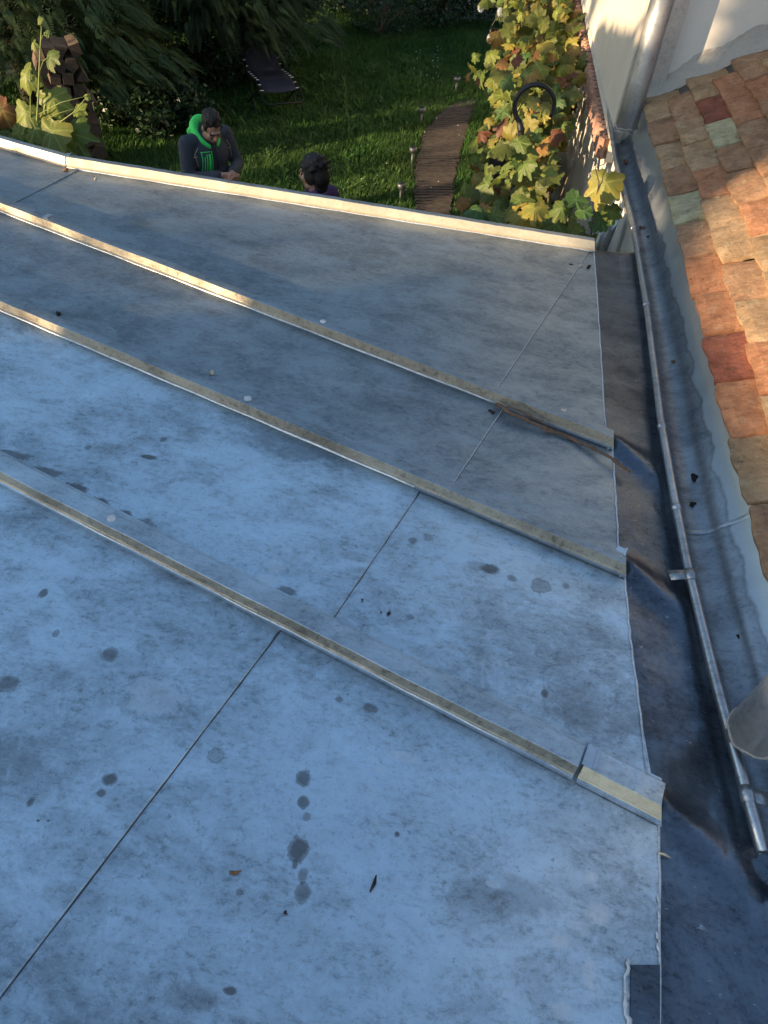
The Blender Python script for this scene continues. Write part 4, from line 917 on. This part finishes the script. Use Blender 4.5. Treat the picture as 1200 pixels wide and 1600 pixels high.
while len(pl_) < 34000:
    a, dd, z = random.uniform(1.78, 4.1), random.uniform(-1, 1), random.uniform(2.76, 3.95)
    top_ = 3.9 if a < 2.62 else 3.10-.10*max(0, a-3.1); rg = 1.5 if a < 2.62 else .55
    if z > top_ or abs(dd) > math.sqrt(max(0, 1-((z-3.0)/(top_-2.72))**2))*.9+.1: continue
    pl_.append((*sw(a, 5.2+.3*dd), z+math.tan(R_(SUN_EL))*(5.2+.3*dd)-GZ+random.gauss(0, .01)))
leaf_cloud('crown', pl_, MAT['laurel'], pt, (.05, .09), .9)
for a2, z2 in ((2.0, .05), (2.3, .6), (2.6, .0), (2.2, .3), (3.0, .05), (3.5, .05)):
    q_ = sw(a2, 5.2); B().tube([(*sw(3.4, 5.2), zc_-.06), (*sw((a2+3.4)/2, 5.2), zc_+z2*.4), (*q_, zc_+z2)], [.035, .025, .010], 6).build('limb', MAT['bark'], pt, True)
for (x, y, h, r, lab) in ((-11, 15.5, 11, 3.2, 'tall dark tree behind the hedge beyond the conifers'), (-6.2, 18.2, 12, 3.2, 'tall dark tree behind the hedge beyond the recliner'), (-1.2, 18.8, 12, 3.3, 'tall dark tree behind the middle of the hedge'), (3.6, 19.0, 11.5, 3.2, 'tall dark tree behind the house end of the hedge')):
    t_ = thing('tall_tree', (x, y, 0), lab, 'tree', 'tall trees beyond the hedge')
    B().tube([(x, y, 0), (x+.1, y, h*.4), (x, y, h*.85)], [.25, .18, .04], 10).build('trunk', MAT['bark'], t_, True)
    for k in range(6):
        a = k*1.05; B().tube([(x, y, h*.3), (x+r*.4*math.cos(a), y+r*.4*math.sin(a), h*.5), (x+r*.7*math.cos(a), y+r*.7*math.sin(a), h*.68)], [.10, .06, .02], 6).build('limb', MAT['bark'], t_, True)
    leaf_cloud('crown', np.concatenate([shell((x, y, h*.60), (r, r, h*.40), 9000, inner=.4)]), MAT['laurel'], t_, (.16, .32), .6)
fn = thing('fern', (-4.6, 10.0, 0), 'dark fern with arching fronds at the foot of the conifer', 'fern')
for k in range(13):
    a = k*.483+random.uniform(-.2, .2); L = random.uniform(.5, .8); v, f = [], []
    base = np.array([-4.6, 10.0, .45])
    for j in range(16):
        t = j/16; q = base+np.array([math.cos(a)*L*t, math.sin(a)*L*t, .28*math.sin(t*2.4)]); dd = np.array([math.cos(a), math.sin(a), -.2]); s_ = np.array([-math.sin(a), math.cos(a), 0])
        for sg in (-1, 1):
            l = .16*math.sin(math.pi*min(1, .12+t*.9))+.01; e = q+s_*sg*l+dd*l*.35-np.array([0, 0, .03]); i = len(v); v += [q, (q+e)/2+dd*.018, e, (q+e)/2-dd*.012]; f += [(i, i+1, i+2, i+3)]
    obj('frond', np.array(v), f, MAT['fern'], fn)
B().tube([(-4.6, 10.0, 0), (-4.6, 10.0, .46)], [.07, .04], 8).build('rootstock', MAT['bark'], fn, True)
# ---------- woodpile
base = aty(107, 130, 8.35)
wx0, wy0 = base[0]-.24, 8.35
k = 0
for row in range(10):
    for c in range(3):
        r = random.uniform(.066, .092); x = wx0+c*.155+(row % 2)*.075+random.uniform(-.015, .015); z = .085+row*.135
        m_ = random.choice([3, 4, 4, 5]); a0 = random.uniform(0, 6); pts = [(x+r*math.cos(a0+2*math.pi*i/m_)*random.uniform(.95, 1.2), z+r*math.sin(a0+2*math.pi*i/m_)*random.uniform(.95, 1.15)) for i in range(m_)]
        ax_ = np.array([.52, -.85, 0]); lat = np.array([.85, .52, 0]); fr = random.uniform(-.04, .03)
        v = [np.array([wx0, wy0, 0])+lat*(p-wx0)+ax_*(-fr)+np.array([0, 0, q]) for p, q in pts]+[np.array([wx0, wy0, 0])+lat*(p-wx0)-ax_*.40+np.array([0, 0, q]) for p, q in pts]
        f = [tuple(range(m_)), tuple(range(2*m_-1, m_-1, -1))]+[(i, i+m_, (i+1) % m_+m_, (i+1) % m_) for i in range(m_)]
        o = obj('firewood_log', v, f, [MAT['log_end'], MAT['bark']]); o.data.polygons.foreach_set('material_index', [0, 0]+[1]*m_)
        tag(o, 'split firewood log stacked in the woodpile under the conifers', 'log', 'split logs in the woodpile')
ZOFF = 0.
# ---------- hook post, lantern and festoon bulbs in the vine
hp = thing('hook_post', (.24, 3.75, GZ), 'black iron post with a big round curl standing in the vine', 'hook post')
hc = aty(835, 166, 3.75); hr = .092
cc = [hc+np.array([hr*math.cos(t), -.25*hr*math.sin(t)*0, hr*math.sin(t)]) for t in np.linspace(R_(-25), R_(235), 34)]
rad = list(np.linspace(.0095, .0125, 34))
B().tube(cc, rad, 10).build('curl', MAT['black'], hp, True)
e_ = cc[-1]; B().tube([e_+np.array([-.004, 0, .004]), e_+np.array([.012, 0, -.035]), e_+np.array([.022, 0, -.09]), (e_[0]+.022, e_[1], GZ)], [.0125, .017, .013, .013], 10).build('post', MAT['black'], hp, True)
B().ball(e_+np.array([.010, 0, -.03]), (.019, .019, .014)).build('knob', MAT['black'], hp, True)
lp = atx(778, 248, .17); lt = thing('lantern', (lp[0], lp[1], GZ), 'small black post lantern half hidden in the vine', 'lantern')
x, y, z = lp; B().tube([(x, y, GZ), (x, y, z-.03)], .010, 8).build('post', MAT['black'], lt, True)
B().box((x-.045, y-.045, z-.04), (x+.045, y+.045, z+.03)).build('housing', MAT['plastic'], lt)
B().add([(x-.06, y-.06, z+.031), (x+.06, y-.06, z+.031), (x+.06, y+.06, z+.031), (x-.06, y+.06, z+.031), (x, y, z+.075)], [(0, 3, 2, 1), (0, 1, 4), (1, 2, 4), (2, 3, 4), (3, 0, 4)]).build('roof_cap', MAT['black'], lt)
fs = thing('festoon_string', aty(752, 10, 7.2), 'string of clear glass garden bulbs hanging at the top of the vine', 'string lights')
anch = [aty(700, -20, 7.2), aty(725, -6, 7.2), aty(752, -4, 7.2), aty(768, 6, 7.2), aty(783, 2, 7.2), aty(775, 30, 7.2), aty(766, 44, 7.2), aty(820, 50, 7.2)]
B().tube([polyline(anch, t) for t in np.linspace(0, 1, 40)], .004, 6).build('cable', MAT['black'], fs, True)
for (u, v) in ((752, 8), (782, 15), (766, 57)):
    p = aty(u, v, 7.2); B().tube([p+np.array([0, 0, .055]), p+np.array([0, 0, .02])], .014, 8).build('bulb_socket', MAT['black'], fs, True)
    B().ball(p-np.array([0, 0, .015]), (.028, .028, .038)).build('bulb', MAT['glass'], fs, True)
# ================================================================== people
def remesh(o, vox, it=5, fac=.5):
    md = o.modifiers.new('remesh', 'REMESH'); md.mode = 'VOXEL'; md.voxel_size = vox; md.use_smooth_shade = True
    if it: s = o.modifiers.new('smooth', 'SMOOTH'); s.iterations = it; s.factor = fac
    return o
def person(base, face_az, label, man=True):
    P_ = thing('person', base, label, 'person')
    # person frame: x to their right, y forward, z up
    fa = R_(face_az); fwd = np.array([math.sin(fa), math.cos(fa), 0]); rt = np.array([fwd[1], -fwd[0], 0])
    def W(p): return tuple(np.array(base)+rt*p[0]+fwd*p[1]+np.array([0, 0, p[2]]))
    ML = Matrix(((rt[0], fwd[0], 0), (rt[1], fwd[1], 0), (0, 0, 1)))
    nod, turn = (R_(33), R_(-14)) if man else (R_(8), R_(10))
    HC = np.array([0, .105 if man else .02, 1.53 if man else 1.60])
    Hm = Matrix.Rotation(turn, 3, 'Z') @ Matrix.Rotation(-nod, 3, 'X')
    def H(p): return W(HC+np.array(Hm @ Vector(p)))
    HM = ML @ Hm
    cap = lambda bb, a, c, r1, r2: bb.capsule(W(a), W(c), r1, r2)
    body = B()
    # head: skull, face, jaw, nose, brows, ears, lips
    body.ball(H((0, -.012, .035)), (.074, .094, .088), 18, 12, HM); body.ball(H((0, .030, -.035)), (.060, .062, .080), 18, 12, HM)
    body.ball(H((0, .062, -.092)), (.034, .026, .026), 12, 8, HM); body.ball(H((0, .086, .024)), (.052, .014, .013), 12, 8, HM)
    for s in (-1, 1):
        body.ball(H((s*.074, -.005, -.012)), (.010, .020, .032), 10, 8, HM); body.ball(H((s*.038, .066, -.030)), (.022, .020, .022), 10, 8, HM)
        body.ball(H((s*.040, .012, -.078)), (.026, .045, .026), 10, 8, HM)
    body.capsule(H((0, .092, .010)), H((0, .112, -.030)), .009, .014); body.ball(H((0, .097, -.036)), (.019, .012, .009), 10, 7, HM)
    body.ball(H((0, .088, -.062)), (.026, .010, .007), 10, 7, HM); body.ball(H((0, .086, -.073)), (.022, .010, .007), 10, 7, HM)
    cap(body, (0, -.02, 1.40), HC+np.array([0, -.025, -.06]), .062, .056)
    # trunk and legs
    body.ball(W((0, 0, 1.27)), (.165, .105, .17), 18, 12, ML); body.ball(W((0, 0, 1.08)), (.15, .105, .17), 18, 12, ML); body.ball(W((0, -.01, .93)), (.165, .115, .13), 18, 12, ML)
    for s in (-1, 1):
        cap(body, (s*.085, 0, .90), (s*.10, .02, .50), .085, .058); cap(body, (s*.10, .02, .50), (s*.11, -.01, .10), .057, .040)
        cap(body, (s*.11, -.03, .05), (s*.13, .15, .035), .042, .034)
    # arms
    if man: arms = [((.20, -.01, 1.40), (.265, .05, 1.14), (.060, .275, 1.195)), ((-.20, -.01, 1.40), (-.265, .05, 1.14), (-.040, .285, 1.19))]
    else: arms = [((.18, -.01, 1.38), (.22, -.02, 1.10), (.20, .12, .88)), ((-.18, -.01, 1.38), (-.22, -.02, 1.10), (-.20, .12, .88))]
    for sh_, el, wr in arms:
        cap(body, sh_, el, .050, .040); cap(body, el, wr, .040, .028)
    def hand(wr, s):
        wr = np.array(wr)
        if man: dx, dn, dt = np.array([-s*.55, .80, -.25]), np.array([-s*.75, -.55, .1]), np.array([0, .2, 1.])     # fingers forward and inward, thumbs up
        else: dx, dn, dt = np.array([0, .25, -1.]), np.array([-s, 0, 0.]), np.array([0, 1., .2])
        dx /= np.linalg.norm(dx); dt = dt-dx*dt.dot(dx); dt /= np.linalg.norm(dt); dn = np.cross(dx, dt)*(-s); dn /= np.linalg.norm(dn)
        for k in range(4):
            o_ = (k-1.5)*.019; r0 = wr+dx*.015-dt*o_*.7; kn = wr+dx*.088-dt*o_; cap(body, r0, kn, .0155, .0125)
            l = (.040, .045, .042, .033)[k]; a = kn+dx*l*.85+dn*l*.5; c = a+dx*l*.25+dn*l*.72; e2 = c-dx*l*.30+dn*l*.45
            cap(body, kn, a, .0105, .0095); cap(body, a, c, .0095, .0088); cap(body, c, e2, .0088, .0080)
        t0 = wr+dx*.025+dt*.022; t1 = t0+dx*.042+dt*.022+dn*.012; t2 = t1+dx*.030+dn*.018; t3 = t2+dx*.022+dn*.006
        cap(body, t0, t1, .0155, .0125); cap(body, t1, t2, .0118, .0105); cap(body, t2, t3, .0105, .0085)
    hand(arms[0][2], 1); hand(arms[1][2], -1)
    bo = body.build('body', MAT['skin'], P_, True); remesh(bo, .0055, 4, .45)
    # eyes
    # hair
    hb = B()
    if man:
        hb.ball(H((0, -.022, .050)), (.081, .096, .088), 18, 12, HM); hb.ball(H((0, -.055, .005)), (.072, .056, .075), 14, 10, HM)
        for s in (-1, 1): hb.ball(H((s*.070, .012, .022)), (.012, .030, .038), 10, 8, HM)
        for k in range(60):
            a, c = random.uniform(0, 6.28), random.uniform(0, 1.25); d = Vector((math.sin(c)*math.cos(a)*.078, math.sin(c)*math.sin(a)*.094-.02, math.cos(c)*.084+.052)); hb.ball(H(d), random.uniform(.008, .014), 8, 6)
    else:
        hb.ball(H((0, -.022, .045)), (.088, .104, .094), 18, 12, HM); hb.ball(H((0, -.070, -.02)), (.082, .062, .095), 14, 10, HM); hb.ball(H((0, -.060, -.09)), (.07, .05, .06), 14, 10, HM)
        for s in (-1, 1): hb.ball(H((s*.070, -.010, .0)), (.020, .050, .065), 10, 8, HM)
        for k in range(110):
            a, c = random.uniform(0, 6.28), random.uniform(0, 1.5); d = Vector((math.sin(c)*math.cos(a)*.086, math.sin(c)*math.sin(a)*.104-.028, math.cos(c)*.092+.044)); hb.ball(H(d), random.uniform(.010, .018), 8, 6)
    remesh(hb.build('hair', MAT['hair'], P_, True), .006, 3)
    # brows and beard shade of the man
    if man:
        for s in (-1, 1): B().capsule(H((s*.018, .098, .022)), H((s*.050, .084, .026)), .0055, .004).build('eyebrow', MAT['hair'], P_, True)
    for s in (-1, 1): B().ball(H((s*.032, .078, .000)), (.011, .009, .007), 8, 6, HM).build('eye', MAT['hair'], P_, True)
    # clothing
    jk = B(); mt = MAT['jacket'] if man else MAT['purple']
    jk.ball(W((0, 0, 1.27)), (.205, .135, .185), 20, 14, ML); jk.ball(W((0, .005, 1.08)), (.185, .135, .20), 20, 14, ML); jk.ball(W((0, -.005, .95)), (.185, .135, .12), 20, 14, ML)
    cap(jk, (-.17, -.01, 1.40), (.17, -.01, 1.40), .068, .068); cap(jk, (0, -.03, 1.38), (0, -.03, 1.46), .085, .072)
    for sh_, el, wr in arms:
        sh_, el, wr = map(np.array, (sh_, el, wr)); w2 = el+(wr-el)*.90
        cap(jk, sh_, el, .071, .058); cap(jk, el, w2, .058, .044)
        for k in range(4): q = el+(w2-el)*(.15+.2*k); jk.ball(W(q), (.050, .050, .022), 10, 8, ML)
        jk.ball(W(el+np.array([0, -.01, .03])), (.060, .062, .045), 10, 8, ML)
    remesh(jk.build('jacket' if man else 'sweater', mt, P_, True), .010, 4)
    if man:
        hd_ = B()
        for k in range(34):          # the lowered hood: open V at the throat, tall roll at the nape
            a = -math.pi/2+(k/33-.5)*2*2.75; b_ = (1-math.sin(a))/2      # b_: 1 at the nape, 0 at the throat
            r_ = .012+.032*b_; hd_.ball(W((.092*math.cos(a), .030+.088*math.sin(a)-.045*b_, 1.365+.135*b_**.8)), (r_, r_, r_*1.6), 10, 8, ML)
        hd_.ball(W((0, -.10, 1.49)), (.095, .04, .075), 14, 10, ML); hd_.ball(W((-.062, -.06, 1.50)), (.042, .045, .07), 14, 10, ML); hd_.ball(W((.062, -.06, 1.50)), (.042, .045, .07), 14, 10, ML)
        hd_.ball(W((0, -.13, 1.44)), (.11, .04, .05), 14, 10, ML)
        remesh(hd_.build('hood', MAT['neon'], P_, True), .008, 4)
        B().tube([W((.030, .10, 1.425)), W((.036, .128, 1.36)), W((.038, .140, 1.28))], .005, 6).build('drawstring', MAT['black'], P_, True)
        B().tube([W((0, .118, 1.40)), W((0, .143, 1.30)), W((0, .146, 1.10))], .004, 6).build('zip', MAT['plastic'], P_, True)
        # neon chest panel with dark bars on his right breast
        def chest(x, z, d=.006):
            yy = .135*math.sqrt(max(0, 1-(x/.205)**2-((z-1.27)/.185)**2)); y2 = .135*math.sqrt(max(0, 1-(x/.185)**2-((z-1.08)/.2)**2)); return W((x, max(yy, y2)+d, z))
        def strip(x0, x1, z0, z1, sk_, d, nm, mt_, par=P_):
            v, f = grid(4, 8, lambda s, t: chest(x0+(x1-x0)*s+sk_*t, z0+(z1-z0)*t, d)); o = obj(nm, v, f, mt_, par, True); md = o.modifiers.new('t', 'SOLIDIFY'); md.thickness = .003; return o
        pn = strip(.055, .145, 1.15, 1.35, -.012, .007, 'chest_panel', MAT['jacket'])
        for (x0, x1, z0, z1) in ((.055, .061, 1.15, 1.35), (.139, .145, 1.15, 1.35), (.061, .139, 1.15, 1.157), (.061, .139, 1.343, 1.35), (.070, .088, 1.17, 1.33), (.098, .106, 1.17, 1.33), (.116, .124, 1.19, 1.31)):
            strip(x0, x1, z0, z1, -.012*(z1-z0)/.2, .0105, 'neon_bar', MAT['neon'], pn)
        for s in (-1, 1):
            B().tube([W((s*.15, .085, 1.385)), W((s*.185, .075, 1.33)), W((s*.175, .105, 1.24))], .0025, 5).build('piping', MAT['straw'], P_, True)
            B().tube([W((s*.165+s*.075*math.cos(t), -.0+.075*math.sin(t), 1.30+.01*math.sin(t))) for t in np.linspace(-.6, 2.2, 10)], .0028, 5).build('piping', MAT['straw'], P_, True)
    else:
        cb = B()
        for k in range(22): a = 2*math.pi*k/22; cb.ball(W((.082*math.cos(a), -.02+.078*math.sin(a), 1.465)), (.022, .022, .028), 8, 6, ML)
        remesh(cb.build('collar', MAT['purple'], P_, True), .008, 3)
    tr_ = B(); tr_.ball(W((0, -.01, .90)), (.178, .128, .13), 16, 12, ML)
    for s in (-1, 1): cap(tr_, (s*.085, 0, .88), (s*.10, .02, .50), .098, .075); cap(tr_, (s*.10, .02, .50), (s*.11, -.01, .10), .074, .062)
    remesh(tr_.build('trousers', MAT['trousers'], P_, True), .012, 3)
    for s in (-1, 1):
        q = B(); cap(q, (s*.11, -.04, .050), (s*.13, .16, .044), .050, .044); remesh(q.build('shoe', MAT['shoe'], P_, True), .01, 3)
    return P_
ZOFF = GZ
mp = gz(334, 198, 1.53); person((mp[0]-.10, mp[1]+.06, 0), 128, 'person in charcoal jacket with neon green hood looking down at joined hands', True)
wp_ = gz(492, 272, 1.60); person((wp_[0], wp_[1], 0), -62, 'dark haired person in purple seen from behind beyond the roof verge', False)
ZOFF = 0.
# ================================================================== small things lying on the roof
cane_px = [(775, 632), (800, 645), (830, 660), (868, 675), (900, 688), (930, 702), (958, 718), (986, 738)]
cp = [roof(u, v, .012+.006*math.sin(i*1.3)) for i, (u, v) in enumerate(cane_px)]
cane = thing('dead_cane', cp[3], 'long dry brown vine cane lying across the zinc near the flashing', 'cane')
pts = [polyline(cp, t)+np.array([.002*math.sin(30*t), .002*math.cos(24*t), .001*math.sin(40*t)]) for t in np.linspace(0, 1, 50)]
rad = [.0052-.0016*t+(.0022 if abs((t*6.3) % 1-.5) < .09 else 0) for t in np.linspace(0, 1, 50)]
B().tube(pts, rad, 8).build('stalk', MAT['twig'], cane, True)
B().tube([pts[4]+np.array([0, 0, .012]), pts[10]+np.array([.002, .004, .013]), pts[22]+np.array([.0, .006, .004])], [.002, .003, .002], 6).build('side_shoot', MAT['twig'], cane, True)
def crumb(name, p, r, mat, label, cat, grp=None, flat=.6, seed=0):
    rr = random.Random(seed); bb = B()
    for k in range(4): bb.ball((p[0]+rr.uniform(-r, r)*.7, p[1]+rr.uniform(-r, r)*.7, p[2]+r*.35), (r*rr.uniform(.4, .8), r*rr.uniform(.4, .8), r*flat*rr.uniform(.5, .9)), 7, 5)
    return tag(bb.build(name, mat, None, True), label, cat, grp)
crumb('moss_crumb', roof(768, 645), .009, MAT['dirt'], 'dark clump of moss at the end of the dry cane', 'debris', seed=1)
crumb('moss_crumb', roof(918, 418), .010, MAT['dirt'], 'dark and pale crumb on the sheet joint below the verge', 'debris', seed=2)
crumb('moss_crumb', roof(892, 414), .006, MAT['dirt'], 'small dark crumb beside the pale fleck under the verge', 'debris', seed=3)
crumb('pale_fleck', roof(907, 416), .007, MAT['straw'], 'pale fleck between two dark crumbs under the verge', 'debris', seed=4)
crumb('stone_chip', roof(330, 583, .002), .008, MAT['straw'], 'two-tone stone chip lying on the darker zinc sheet', 'debris', seed=5)
crumb('moss_crumb', roof(91, 491, .002), .008, MAT['dirt'], 'lone black crumb on the dull zinc sheet well away from the dry cane', 'debris', seed=6)
crumb('dry_leaf_bits', roof(105, 267, .004), .012, MAT['dry_leaf'], 'brown leaf bits caught at the verge joint', 'debris', seed=7)
crumb('dry_leaf_bits', roof(150, 280, .002), .006, MAT['straw'], 'tan leaf fragment near the verge joint', 'debris', seed=8)
for (u, v, r, sd_) in ((608, 959, .004, 9), (566, 938, .003, 10), (596, 957, .002, 11), (446, 1425, .003, 12)):
    crumb('seed', roof(u, v, .002), r, MAT['dirt'], 'tiny dark red seed on the blue zinc sheet', 'debris', 'dark seeds on the zinc', seed=sd_)
p = roof(367, 1364, .003); tag(B().tube([p+np.array([-.008, .0, 0]), p, p+np.array([.009, .004, .002])], [.0022, .0028, .001], 6).build('leaf_stalk', MAT['dry_leaf'], None, True), 'short reddish leaf stalk on the near zinc sheet', 'debris')
p = roof(582, 1380, .003); tag(B().tube([p+np.array([-.002, -.012, 0]), p+np.array([.003, 0, .003]), p+np.array([.004, .012, 0])], [.001, .003, .001], 6).build('leaf_stalk', MAT['dirt'], None, True), 'dark curled leaf sliver on the near zinc sheet', 'debris')
p, q = roof(1028, 1332, .004), roof(1048, 1340, .0); tag(B().tube([p, lerp(p, q, .5)+np.array([0, 0, .003]), q], [.0014, .002, .001], 6).build('straw', MAT['straw'], None, True), 'pale straw lying across the edge of the dark flashing', 'debris')
def in_gutter(u, v):
    d = ray(u, v)
    for t in np.linspace(.8, 5, 2500):
        q = CAM+d*t
        if q[1] < .42 or q[1] > 4: continue
        y = q[1]; xb = beadx(y); xt = tilex(y)+.02; wid = min(.125, (xt-xb)*.82)
        tt = (y-.455)/3.565; prof = [gut_pt(s, tt) for s in np.linspace(0, 1, 40)]
        z = np.interp(q[0], [p_[0] for p_ in prof], [p_[2] for p_ in prof])
        if q[2] <= z: return np.array([q[0], y, z])
    return atz(u, v, 2.2)
for (u, v, r, m_, lab, sd_) in ((1083, 748, .012, 'dirt', 'wet curled leaf in the gutter above the solder joint', 20), (1083, 789, .008, 'dirt', 'dark leaf scrap in the gutter beside the solder joint', 21), (1003, 357, .012, 'dry_leaf', 'brown leaf litter in the gutter beside the bead sleeve', 22), (1012, 371, .007, 'dirt', 'black pebble in the gutter next to brown leaf litter', 23), (1052, 566, .007, 'dry_leaf', 'rusty leaf scrap on the gutter floor', 24), (978, 255, .016, 'dry_leaf', 'line of brown litter in the gutter below the tall downpipe', 25), (1152, 996, .005, 'dirt', 'black speck in the gutter near the ragged pipe stub', 26)):
    crumb('gutter_litter', in_gutter(u, v), r, MAT[m_], lab, 'debris', seed=sd_)
